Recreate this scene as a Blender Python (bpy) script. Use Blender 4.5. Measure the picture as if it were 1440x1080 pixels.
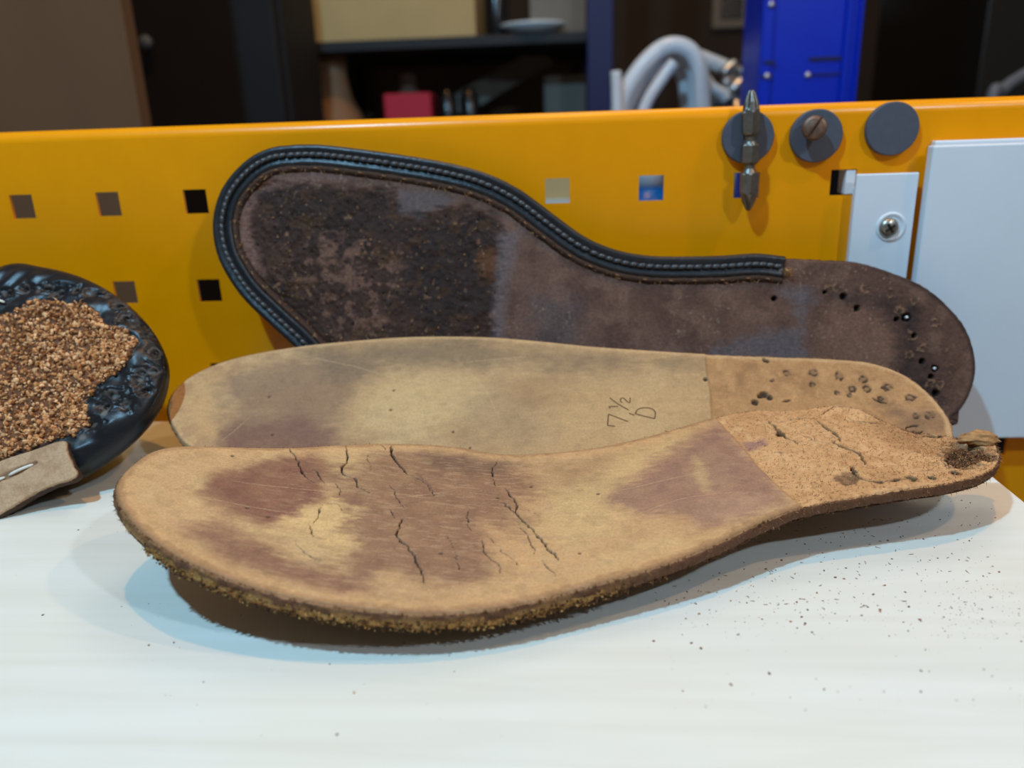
import bpy, bmesh, math, random
import numpy as np
from mathutils import Vector, Matrix, kdtree

# ------------------------------------------------------------------ reset
for o in list(bpy.data.objects):
    bpy.data.objects.remove(o, do_unlink=True)
SC = bpy.context.scene
COL = SC.collection
K = 0.001                       # everything below is laid out in millimetres
random.seed(7)
RNG = np.random.default_rng(11)

# ------------------------------------------------------------------ camera
CAM_LOC = np.array([0.25, -328.9, 117.36])
CAM_R = np.array([[0.9979544, 0.05469341, -0.03310048],
                  [0.01431695, 0.3134117, 0.94950941],
                  [-0.06230598, 0.948041, -0.31198755]])   # right, up, forward
FPX = 1100.0
cam_d = bpy.data.cameras.new('camera')
cam_d.sensor_width = 36.0
cam_d.lens = FPX / 1440 * 36.0
cam_d.clip_start = 0.01
cam_d.clip_end = 50
cam_d.dof.use_dof = True
cam_d.dof.focus_distance = 0.232
cam_d.dof.aperture_fstop = 10.0
cam = bpy.data.objects.new('camera', cam_d)
COL.objects.link(cam)
m = Matrix.Identity(4)
for i in range(3):
    m[i][0] = CAM_R[0][i]
    m[i][1] = CAM_R[1][i]
    m[i][2] = -CAM_R[2][i]
    m[i][3] = CAM_LOC[i] * K
cam.matrix_world = m
SC.camera = cam

# ------------------------------------------------------------------ world, lights, exposure
w = bpy.data.worlds.new('world')
SC.world = w
w.use_nodes = True
w.node_tree.nodes['Background'].inputs[0].default_value = (1.0, 0.86, 0.68, 1)
w.node_tree.nodes['Background'].inputs[1].default_value = 0.12
SC.view_settings.view_transform = 'Standard'
SC.view_settings.look = 'None'
SC.view_settings.exposure = 0.0
SC.view_settings.gamma = 1.0
SC.view_settings.use_curve_mapping = False


def point_lamp(name, loc, power, color, radius):
    d = bpy.data.lights.new(name, 'POINT')
    d.energy = power
    d.color = color
    d.shadow_soft_size = radius * K
    o = bpy.data.objects.new(name, d)
    o.location = [c * K for c in loc]
    COL.objects.link(o)
    return o


point_lamp('bench_lamp_cool_left', (-250, -390, 700), 19.0, (0.35, 0.70, 1.0), 13)
point_lamp('bench_lamp_warm_right', (560, -230, 760), 5.0, (1.0, 0.66, 0.36), 16)
point_lamp('overhead_lamp_warm', (10, -130, 1700), 26.0, (1.0, 0.48, 0.10), 22)
point_lamp('bench_lamp_cool_right', (400, -500, 520), 6.0, (0.62, 0.80, 1.0), 16)
d = bpy.data.lights.new('background_fill_light', 'AREA')  # fill light added to brighten the background, no known lamp there
d.energy = 3.0
d.size = 0.6
d.color = (1.0, 0.93, 0.82)
o = bpy.data.objects.new('background_fill_light', d)
o.location = (0.2, 0.55, 1.3)
COL.objects.link(o)


# ------------------------------------------------------------------ pixel helpers (1440 x 1080 frame)
def ray(px, py):
    return CAM_R[0] * (px - 720) / FPX - CAM_R[1] * (py - 540) / FPX + CAM_R[2]


def aty(px, py, Y):
    v = ray(px, py)
    return CAM_LOC + (Y - CAM_LOC[1]) / v[1] * v


def atz(px, py, Z):
    v = ray(px, py)
    return CAM_LOC + (Z - CAM_LOC[2]) / v[2] * v


# ------------------------------------------------------------------ colour and noise helpers
def lin(r, g, b):
    out = []
    for c in (r, g, b):
        c /= 255.0
        out.append(c / 12.92 if c <= 0.04045 else ((c + 0.055) / 1.055) ** 2.4)
    return tuple(out)


TAB = RNG.random((256, 256))


def vnoise(x, y, seed=0):
    x = np.asarray(x, float) + seed * 17.31
    y = np.asarray(y, float) + seed * 9.77
    xi = np.floor(x).astype(int)
    yi = np.floor(y).astype(int)
    fx = x - xi
    fy = y - yi
    fx = fx * fx * (3 - 2 * fx)
    fy = fy * fy * (3 - 2 * fy)
    a = TAB[xi & 255, yi & 255]
    b = TAB[(xi + 1) & 255, yi & 255]
    c = TAB[xi & 255, (yi + 1) & 255]
    e = TAB[(xi + 1) & 255, (yi + 1) & 255]
    return (a * (1 - fx) + b * fx) * (1 - fy) + (c * (1 - fx) + e * fx) * fy


def fbm(x, y, scale, seed=0, octv=4, ax=1.0, ay=1.0):
    """0..1, feature size = scale mm, stretched by ax / ay"""
    s = 0
    a = 0.5
    t = 0
    for k in range(octv):
        s = s + a * vnoise(x / (scale * ax) * 2 ** k, y / (scale * ay) * 2 ** k, seed + k * 3)
        t += a
        a *= 0.55
    return s / t


def sstep(a, b, x):
    t = np.clip((x - a) / (b - a), 0, 1)
    return t * t * (3 - 2 * t)


def seg_dist(U, V, pts):
    """distance of every (U,V) to an open polyline, and running parameter 0..1 along it"""
    best = np.full(U.shape, 1e9)
    par = np.zeros(U.shape)
    n = len(pts) - 1
    for i in range(n):
        ax, ay = pts[i]
        bx, by = pts[i + 1]
        dx, dy = bx - ax, by - ay
        L = dx * dx + dy * dy + 1e-12
        t = np.clip(((U - ax) * dx + (V - ay) * dy) / L, 0, 1)
        dd = np.hypot(U - ax - t * dx, V - ay - t * dy)
        mk = dd < best
        best = np.where(mk, dd, best)
        par = np.where(mk, (i + t) / n, par)
    return best, par


def poly_sd(U, V, pts):
    """signed distance to closed polygon, negative inside"""
    P = list(pts) + [pts[0]]
    dd, _ = seg_dist(U, V, P)
    ins = np.zeros(U.shape, bool)
    for i in range(len(pts)):
        x1, y1 = P[i]
        x2, y2 = P[i + 1]
        c = ((y1 > V) != (y2 > V))
        xx = (x2 - x1) * (V - y1) / ((y2 - y1) if abs(y2 - y1) > 1e-9 else 1e-9) + x1
        ins ^= c & (U < xx)
    return np.where(ins, -dd, dd)


def smooth_closed(pts, n=12):
    """Catmull-Rom through a closed list"""
    P = np.array(pts, float)
    N = len(P)
    out = []
    for i in range(N):
        p0, p1, p2, p3 = P[i - 1], P[i], P[(i + 1) % N], P[(i + 2) % N]
        for k in range(n):
            t = k / n
            out.append(0.5 * ((2 * p1) + (-p0 + p2) * t + (2 * p0 - 5 * p1 + 4 * p2 - p3) * t * t
                              + (-p0 + 3 * p1 - 3 * p2 + p3) * t ** 3))
    return np.array(out)


def smooth_open(pts, n=10):
    P = np.array(pts, float)
    P = np.vstack([2 * P[0] - P[1], P, 2 * P[-1] - P[-2]])
    out = []
    for i in range(1, len(P) - 2):
        p0, p1, p2, p3 = P[i - 1], P[i], P[i + 1], P[i + 2]
        for k in range(n):
            t = k / n
            out.append(0.5 * ((2 * p1) + (-p0 + p2) * t + (2 * p0 - 5 * p1 + 4 * p2 - p3) * t * t
                              + (-p0 + 3 * p1 - 3 * p2 + p3) * t ** 3))
    out.append(P[-2])
    return np.array(out)


# ------------------------------------------------------------------ object helpers
def tag(o, label=None, cat=None, group=None, kind=None):
    if label:
        o['label'] = label
    if cat:
        o['category'] = cat
    if group:
        o['group'] = group
    if kind:
        o['kind'] = kind
    return o


def thing(name, loc, label, cat, group=None):
    o = bpy.data.objects.new(name, None)
    o.empty_display_size = 0.01
    COL.objects.link(o)
    o.location = [c * K for c in loc]
    return tag(o, label, cat, group)


def link(name, me, mat, parent=None):
    o = bpy.data.objects.new(name, me)
    COL.objects.link(o)
    if mat is not None and not me.materials:
        me.materials.append(mat)
    if parent is not None:
        o.parent = parent
        if parent.type == 'EMPTY':
            o.matrix_parent_inverse = Matrix.Translation(parent.location).inverted()
    return o


def mesh_np(name, verts, quads, cols=None, smooth=True, tris=None):
    """fast mesh from numpy arrays, verts in mm"""
    me = bpy.data.meshes.new(name)
    V = np.ascontiguousarray(np.asarray(verts, np.float32) * K)
    Q = np.asarray(quads, np.int32).reshape(-1, 4)
    T = np.asarray(tris if tris is not None else [], np.int32).reshape(-1, 3)
    me.vertices.add(len(V))
    me.vertices.foreach_set('co', V.ravel())
    nl = len(Q) * 4 + len(T) * 3
    me.loops.add(nl)
    me.loops.foreach_set('vertex_index', np.concatenate([Q.ravel(), T.ravel()]))
    me.polygons.add(len(Q) + len(T))
    st = np.concatenate([np.arange(len(Q)) * 4, len(Q) * 4 + np.arange(len(T)) * 3]).astype(np.int32)
    me.polygons.foreach_set('loop_start', st)
    me.update(calc_edges=True)
    me.validate()
    me.polygons.foreach_set('use_smooth', np.full(len(me.polygons), smooth))
    if cols is not None:
        a = me.color_attributes.new('Col', 'FLOAT_COLOR', 'POINT')
        c4 = np.ones((len(V), 4), np.float32)
        c4[:, :3] = cols
        a.data.foreach_set('color', c4.ravel())
    me.update()
    return me


def bm_mesh(name, bm, smooth=False, scale=True):
    if scale:
        bmesh.ops.scale(bm, vec=(K, K, K), verts=bm.verts)
    bmesh.ops.recalc_face_normals(bm, faces=bm.faces)
    me = bpy.data.meshes.new(name)
    bm.to_mesh(me)
    bm.free()
    if smooth:
        for p in me.polygons:
            p.use_smooth = True
    return me


def add_box(bm, lo, hi, bevel=0.0, seg=2):
    lo = np.array(lo, float)
    hi = np.array(hi, float)
    r = bmesh.ops.create_cube(bm, size=1.0)
    vs = r['verts']
    for v in vs:
        v.co = Vector([(lo[i] + hi[i]) / 2 + v.co[i] * (hi[i] - lo[i]) for i in range(3)])
    if bevel > 0:
        es = list({e for v in vs for e in v.link_edges})
        bmesh.ops.bevel(bm, geom=es, offset=bevel, segments=seg, affect='EDGES', profile=0.5)
    return bm


def box_obj(name, lo, hi, mat, parent=None, bevel=0.0, seg=2):
    bm = bmesh.new()
    add_box(bm, lo, hi, bevel, seg)
    me = bm_mesh(name, bm)
    return link(name, me, mat, parent)


def lathe(bm, prof, axis_o, axis_d, n=40, xdir=None, caps=True):
    """prof = [(r, h)...] revolved around axis through axis_o along axis_d"""
    a = Vector(axis_d).normalized()
    x = Vector(xdir).normalized() if xdir is not None else a.orthogonal().normalized()
    y = a.cross(x)
    o = Vector(axis_o)
    rings = []
    for r, h in prof:
        rings.append([bm.verts.new(o + a * h + (x * math.cos(2 * math.pi * k / n) + y * math.sin(2 * math.pi * k / n)) * r)
                      for k in range(n)])
    for i in range(len(rings) - 1):
        for k in range(n):
            bm.faces.new((rings[i][k], rings[i][(k + 1) % n], rings[i + 1][(k + 1) % n], rings[i + 1][k]))
    if caps:
        bm.faces.new(rings[0])
        bm.faces.new(rings[-1])
    return bm


def tube(bm, pts, rad, n=10, caps=True):
    pts = [Vector(p) for p in pts]
    prev = None
    rings = []
    for i, p in enumerate(pts):
        t = (pts[min(i + 1, len(pts) - 1)] - pts[max(i - 1, 0)]).normalized()
        if prev is None:
            x = t.orthogonal().normalized()
        else:
            x = (prev - t * prev.dot(t)).normalized()
        prev = x
        y = t.cross(x)
        r = rad[i] if hasattr(rad, '__len__') else rad
        rings.append([bm.verts.new(p + (x * math.cos(2 * math.pi * k / n) + y * math.sin(2 * math.pi * k / n)) * r)
                      for k in range(n)])
    for i in range(len(rings) - 1):
        for k in range(n):
            bm.faces.new((rings[i][k], rings[i][(k + 1) % n], rings[i + 1][(k + 1) % n], rings[i + 1][k]))
    if caps:
        bm.faces.new(rings[0])
        bm.faces.new(rings[-1])
    return bm


# ------------------------------------------------------------------ materials
def mat_base(name):
    mt = bpy.data.materials.new(name)
    mt.use_nodes = True
    nt = mt.node_tree
    b = nt.nodes['Principled BSDF']
    return mt, nt, b


def simple(name, col, rough=0.5, metal=0.0, spec=0.5, var=0.0, vscale=200, bump=0.0, bscale=400, coat=0.0,
           stretch=(1, 1, 1), emit=None):
    """plain procedural material: colour mottled by noise, noise bump"""
    mt, nt, b = mat_base(name)
    b.inputs['Roughness'].default_value = rough
    b.inputs['Metallic'].default_value = metal
    b.inputs['Specular IOR Level'].default_value = spec
    b.inputs['Coat Weight'].default_value = coat
    tc = nt.nodes.new('ShaderNodeTexCoord')
    mp = nt.nodes.new('ShaderNodeMapping')
    mp.inputs['Scale'].default_value = stretch
    nt.links.new(tc.outputs['Object'], mp.inputs[0])
    if var > 0:
        n = nt.nodes.new('ShaderNodeTexNoise')
        n.inputs['Scale'].default_value = vscale
        n.inputs['Detail'].default_value = 6
        nt.links.new(mp.outputs[0], n.inputs['Vector'])
        r = nt.nodes.new('ShaderNodeValToRGB')
        r.color_ramp.elements[0].position = 0.3
        r.color_ramp.elements[1].position = 0.7
        r.color_ramp.elements[0].color = [c * (1 - var) for c in col] + [1]
        r.color_ramp.elements[1].color = [min(1, c * (1 + var)) for c in col] + [1]
        nt.links.new(n.outputs['Fac'], r.inputs[0])
        nt.links.new(r.outputs[0], b.inputs['Base Color'])
    else:
        b.inputs['Base Color'].default_value = list(col) + [1]
    if bump > 0:
        n2 = nt.nodes.new('ShaderNodeTexNoise')
        n2.inputs['Scale'].default_value = bscale
        n2.inputs['Detail'].default_value = 5
        nt.links.new(mp.outputs[0], n2.inputs['Vector'])
        bp = nt.nodes.new('ShaderNodeBump')
        bp.inputs['Strength'].default_value = bump
        bp.inputs['Distance'].default_value = 0.0005
        nt.links.new(n2.outputs['Fac'], bp.inputs['Height'])
        nt.links.new(bp.outputs[0], b.inputs['Normal'])
    if emit:
        b.inputs['Emission Color'].default_value = list(emit[0]) + [1]
        b.inputs['Emission Strength'].default_value = emit[1]
    return mt


def vcol_mat(name, rough=0.7, spec=0.3, fine=0.18, fscale=900, bump=0.25, bscale=1500, stretch=(1, 1, 1), matte=None):
    """leather-like: vertex colour (stains, wear) times fine procedural grain, with bump"""
    mt, nt, b = mat_base(name)
    b.inputs['Roughness'].default_value = rough
    b.inputs['Specular IOR Level'].default_value = spec
    at = nt.nodes.new('ShaderNodeVertexColor')
    at.layer_name = 'Col'
    tc = nt.nodes.new('ShaderNodeTexCoord')
    mp = nt.nodes.new('ShaderNodeMapping')
    mp.inputs['Scale'].default_value = stretch
    nt.links.new(tc.outputs['Object'], mp.inputs[0])
    n = nt.nodes.new('ShaderNodeTexNoise')
    n.inputs['Scale'].default_value = fscale
    n.inputs['Detail'].default_value = 5
    nt.links.new(mp.outputs[0], n.inputs['Vector'])
    mr = nt.nodes.new('ShaderNodeMapRange')
    mr.inputs['From Min'].default_value = 0.25
    mr.inputs['From Max'].default_value = 0.75
    mr.inputs['To Min'].default_value = 1 - fine
    mr.inputs['To Max'].default_value = 1 + fine
    nt.links.new(n.outputs['Fac'], mr.inputs['Value'])
    mx = nt.nodes.new('ShaderNodeVectorMath')
    mx.operation = 'SCALE'
    nt.links.new(at.outputs['Color'], mx.inputs[0])
    nt.links.new(mr.outputs[0], mx.inputs['Scale'])
    nt.links.new(mx.outputs[0], b.inputs['Base Color'])
    if matte is not None:                       # pale, bared fibres are matt, dark polished skin stays glossy
        bw = nt.nodes.new('ShaderNodeRGBToBW')
        nt.links.new(at.outputs['Color'], bw.inputs[0])
        m2 = nt.nodes.new('ShaderNodeMapRange')
        m2.inputs['From Min'].default_value = 0.02
        m2.inputs['From Max'].default_value = 0.12
        m2.inputs['To Min'].default_value = rough
        m2.inputs['To Max'].default_value = matte
        nt.links.new(bw.outputs[0], m2.inputs['Value'])
        nt.links.new(m2.outputs[0], b.inputs['Roughness'])
    n2 = nt.nodes.new('ShaderNodeTexNoise')
    n2.inputs['Scale'].default_value = bscale
    n2.inputs['Detail'].default_value = 6
    nt.links.new(mp.outputs[0], n2.inputs['Vector'])
    bp = nt.nodes.new('ShaderNodeBump')
    bp.inputs['Strength'].default_value = bump
    bp.inputs['Distance'].default_value = 0.0004
    nt.links.new(n2.outputs['Fac'], bp.inputs['Height'])
    nt.links.new(bp.outputs[0], b.inputs['Normal'])
    return mt


M = {}
M['yellow'] = simple('yellow_enamel', (0.98, 0.335, 0.0), 0.28, spec=0.4, var=0.03, vscale=60, bump=0.05, bscale=900)
M['white_enamel'] = simple('white_enamel', lin(226, 232, 238), 0.4, var=0.02, vscale=30)
M['black_leather'] = simple('black_leather', (0.012, 0.012, 0.014), 0.38, spec=0.5, bump=0.35, bscale=700)
M['black_polish'] = simple('polished_black_leather', (0.012, 0.013, 0.016), 0.36, spec=0.5, var=0.3, vscale=300, bump=0.3, bscale=800)
M['magnet'] = simple('magnet_grey', lin(84, 86, 96), 0.55, spec=0.3, var=0.06, vscale=400, bump=0.06, bscale=2000)
M['steel'] = simple('bit_steel', lin(128, 122, 114), 0.42, metal=0.9, var=0.15, vscale=500)
M['rust'] = simple('rusty_screw', lin(112, 84, 68), 0.45, metal=0.6, var=0.25, vscale=600, bump=0.2, bscale=1500)
M['screw'] = simple('zinc_screw', lin(165, 160, 150), 0.35, metal=0.9, var=0.2, vscale=700)
M['thread'] = simple('white_thread', lin(225, 220, 210), 0.8, var=0.1, vscale=2000)
M['cork'] = vcol_mat('cork_crumb', 0.85, 0.2, 0.25, 1500, 0.5, 2500)
M['leather'] = vcol_mat('insole_leather', 0.62, 0.28, 0.15, 1500, 0.4, 1900)
M['sole'] = vcol_mat('old_sole_leather', 0.72, 0.2, 0.28, 900, 0.6, 1300)
M['shoe'] = vcol_mat('shoe_black_leather', 0.36, 0.35, 0.2, 500, 0.12, 1100, matte=0.95)
M['crumb'] = simple('leather_crumb', lin(122, 84, 60), 0.9, var=0.4, vscale=300)
M['ink'] = simple('stamped_ink', lin(106, 78, 54), 0.9, spec=0.1, var=0.2, vscale=900)
M['black_thread'] = simple('black_waxed_thread', (0.05, 0.054, 0.06), 0.32, spec=0.6, var=0.3, vscale=900)

# ================================================================== SETTING
M['wall'] = simple('dark_brown_wall', lin(56, 46, 40), 0.9, var=0.15, vscale=6)
M['floor'] = simple('grey_concrete_floor', lin(70, 66, 62), 0.85, var=0.2, vscale=8, bump=0.2, bscale=60)
tag(box_obj('wall_back', (-2200, 1900, -950), (2200, 1960, 1700), M['wall']), kind='structure')
tag(box_obj('floor', (-2200, -900, -970), (2200, 1900, -950), M['floor']), kind='structure')

# ------------------------------------------------------------------ work bench and the white board on it
M['bench'] = simple('grey_bench_top', lin(96, 92, 88), 0.6, var=0.12, vscale=20)
M['bench_leg'] = simple('blue_grey_steel', lin(52, 60, 78), 0.5, metal=0.2)
b = thing('workbench', (0, 0, -950), 'grey workbench carrying the yellow panel and the white board', 'workbench')
box_obj('bench_top', (-800, -420, -205), (800, 200, -165), M['bench'], b, 3)
for sx in (-1, 1):
    for sy in (-380, 160):
        box_obj('leg', (sx * 740 - 25, sy - 25, -950), (sx * 740 + 25, sy + 25, -205), M['bench_leg'], b, 2)


def wood_white():
    mt, nt, bs = mat_base('white_washed_wood')
    bs.inputs['Roughness'].default_value = 0.5
    bs.inputs['Specular IOR Level'].default_value = 0.3
    tc = nt.nodes.new('ShaderNodeTexCoord')
    mp = nt.nodes.new('ShaderNodeMapping')
    mp.inputs['Scale'].default_value = (6, 90, 40)
    nt.links.new(tc.outputs['Object'], mp.inputs[0])
    n = nt.nodes.new('ShaderNodeTexNoise')
    n.inputs['Scale'].default_value = 1.6
    n.inputs['Detail'].default_value = 8
    n.inputs['Distortion'].default_value = 0.6
    nt.links.new(mp.outputs[0], n.inputs['Vector'])
    r = nt.nodes.new('ShaderNodeValToRGB')
    cr = r.color_ramp
    cr.elements[0].position = 0.25
    cr.elements[0].color = list(lin(226, 222, 210)) + [1]
    cr.elements[1].position = 0.62
    cr.elements[1].color = list(lin(234, 231, 221)) + [1]
    nt.links.new(n.outputs['Fac'], r.inputs[0])
    n3 = nt.nodes.new('ShaderNodeTexNoise')       # faint worn, dusty patches
    n3.inputs['Scale'].default_value = 14
    n3.inputs['Detail'].default_value = 4
    nt.links.new(tc.outputs['Object'], n3.inputs['Vector'])
    r3 = nt.nodes.new('ShaderNodeValToRGB')
    r3.color_ramp.elements[0].position = 0.35
    r3.color_ramp.elements[0].color = (1, 0.97, 0.92, 1)
    r3.color_ramp.elements[1].position = 0.65
    r3.color_ramp.elements[1].color = (1, 1, 1, 1)
    nt.links.new(n3.outputs['Fac'], r3.inputs[0])
    mx = nt.nodes.new('ShaderNodeVectorMath')
    mx.operation = 'MULTIPLY'
    nt.links.new(r.outputs[0], mx.inputs[0])
    nt.links.new(r3.outputs[0], mx.inputs[1])
    nt.links.new(mx.outputs[0], bs.inputs['Base Color'])
    bp = nt.nodes.new('ShaderNodeBump')
    bp.inputs['Strength'].default_value = 0.12
    bp.inputs['Distance'].default_value = 0.0004
    nt.links.new(n.outputs['Fac'], bp.inputs['Height'])
    nt.links.new(bp.outputs[0], bs.inputs['Normal'])
    return mt


M['wood_white'] = wood_white()
b = thing('wooden_stand', (0, -150, -165), 'white painted wooden stand board holding the leather insoles', 'stand')
box_obj('board', (-420, -330, -22), (145.5, -17, 0), M['wood_white'], b, 0.8)
for x0, x1 in ((-400, -380), (100, 120)):
    box_obj('leg_panel', (x0, -310, -165), (x1, -35, -22), M['wood_white'], b, 0.8)

# ------------------------------------------------------------------ yellow perforated panel
HS = 10.0
HZ = 91.92
XL, XR, ZB = -420, 420, -165
BR = 4.5                                     # bend radius of the top edge
ZTOP = 122.3


def make_panel():
    xs = [XL]
    hx = []
    for k in range(-10, 11):
        c = 38 * k
        xs += [c - HS / 2, c + HS / 2]
        hx.append(c)
    xs.append(XR)
    zs = [ZB]
    for j in range(-6, 1):
        c = HZ + 38 * j
        zs += [c - HS / 2, c + HS / 2]
    zs.append(ZTOP - BR)
    T = 1.5
    bm = bmesh.new()

    def grid(y):
        return [[bm.verts.new((x, y, z)) for z in zs] for x in xs]
    F = grid(0)
    B = grid(T)
    nx, nz = len(xs), len(zs)

    def hole(i, j):
        return 0 < i < nx - 2 and 0 < j < nz - 2 and i % 2 == 1 and j % 2 == 1
    for i in range(nx - 1):
        for j in range(nz - 1):
            if hole(i, j):
                q = [(i, j), (i + 1, j), (i + 1, j + 1), (i, j + 1)]
                for a in range(4):
                    p, r = q[a], q[(a + 1) % 4]
                    bm.faces.new((F[p[0]][p[1]], F[r[0]][r[1]], B[r[0]][r[1]], B[p[0]][p[1]]))
            else:
                bm.faces.new((F[i][j], F[i + 1][j], F[i + 1][j + 1], F[i][j + 1]))
                bm.faces.new((B[i][j], B[i][j + 1], B[i + 1][j + 1], B[i + 1][j]))
    # rolled top edge and rear flange
    prof = []
    for k in range(1, 9):
        a = math.pi / 2 * k / 8
        prof.append((BR - BR * math.cos(a), ZTOP - BR + BR * math.sin(a)))
    prof += [(22, ZTOP), (24, ZTOP - 2), (24, ZTOP - 14)]
    prev = [F[i][nz - 1] for i in range(nx)]
    for y, z in prof:
        cur = [bm.verts.new((x, y, z)) for x in xs]
        for i in range(nx - 1):
            bm.faces.new((prev[i], prev[i + 1], cur[i + 1], cur[i]))
        prev = cur
    me = bm_mesh('perforated_panel', bm)
    for p in me.polygons:
        p.use_smooth = abs(p.normal.z) > 0.05 and p.center.z > (ZTOP - BR - .1) * K and p.center.y < BR * K
    return me


o = link('perforated_panel', make_panel(), M['yellow'])
tag(o, 'yellow enamelled steel panel with rows of square holes behind the leather soles', 'tool panel')


# ================================================================== SHEETS OF LEATHER (outline + surface)
class PlaneSurf:
    """flat sheet leaning on its lower edge: u = world x, v = distance up the slope"""
    def __init__(self, y0, z0, ang):
        self.O = np.array([0, y0, z0], float)
        self.U = np.array([1.0, 0, 0])
        self.V = np.array([0, math.cos(ang), math.sin(ang)])
        self.N = np.array([0, -math.sin(ang), math.cos(ang)])

    def pos(self, u, v):
        return self.O + np.multiply.outer(u, self.U) + np.multiply.outer(v, self.V)

    def nor(self, u, v):
        return np.broadcast_to(self.N, np.shape(u) + (3,))

    def uv(self, px, py):
        r = ray(px, py)
        t = ((self.O - CAM_LOC) @ self.N) / (r @ self.N)
        P = CAM_LOC + t * r - self.O
        return (P @ self.U, P @ self.V)


class FieldSurf:
    """curved sheet lying on the board: u = x, v = y, height given along the length plus a cross slope"""
    def __init__(self, zx, zv, slope, yc0, yk):
        xs = np.linspace(zx[0], zx[-1], 200)
        zz = np.interp(xs, zx, zv)
        k = np.hanning(31)
        zz = np.convolve(np.pad(zz, 15, mode='edge'), k / k.sum(), 'valid')
        self.xs, self.zz, self.slope, self.yc0, self.yk = xs, zz, slope, yc0, yk

    def h(self, u, v):
        return np.interp(u, self.xs, self.zz) + self.slope * (v - (self.yc0 + (u + 125) * self.yk))

    def pos(self, u, v):
        return np.stack([u, v, self.h(u, v)], -1)

    def nor(self, u, v):
        e = 1.0
        gx = (self.h(u + e, v) - self.h(u - e, v)) / (2 * e)
        gy = np.full(np.shape(u), self.slope)
        n = np.stack([-gx, -gy, np.ones(np.shape(u))], -1)
        return n / np.linalg.norm(n, axis=-1, keepdims=True)

    def uv(self, px, py):
        r = ray(px, py)
        t0, t1 = 90.0, 500.0
        f = lambda t: (lambda P: P[2] - float(self.h(P[0], P[1])))(CAM_LOC + t * r)
        for _ in range(60):
            tm = (t0 + t1) / 2
            if f(tm) > 0:
                t0 = tm
            else:
                t1 = tm
        P = CAM_LOC + t0 * r
        return (P[0], P[1])


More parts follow.
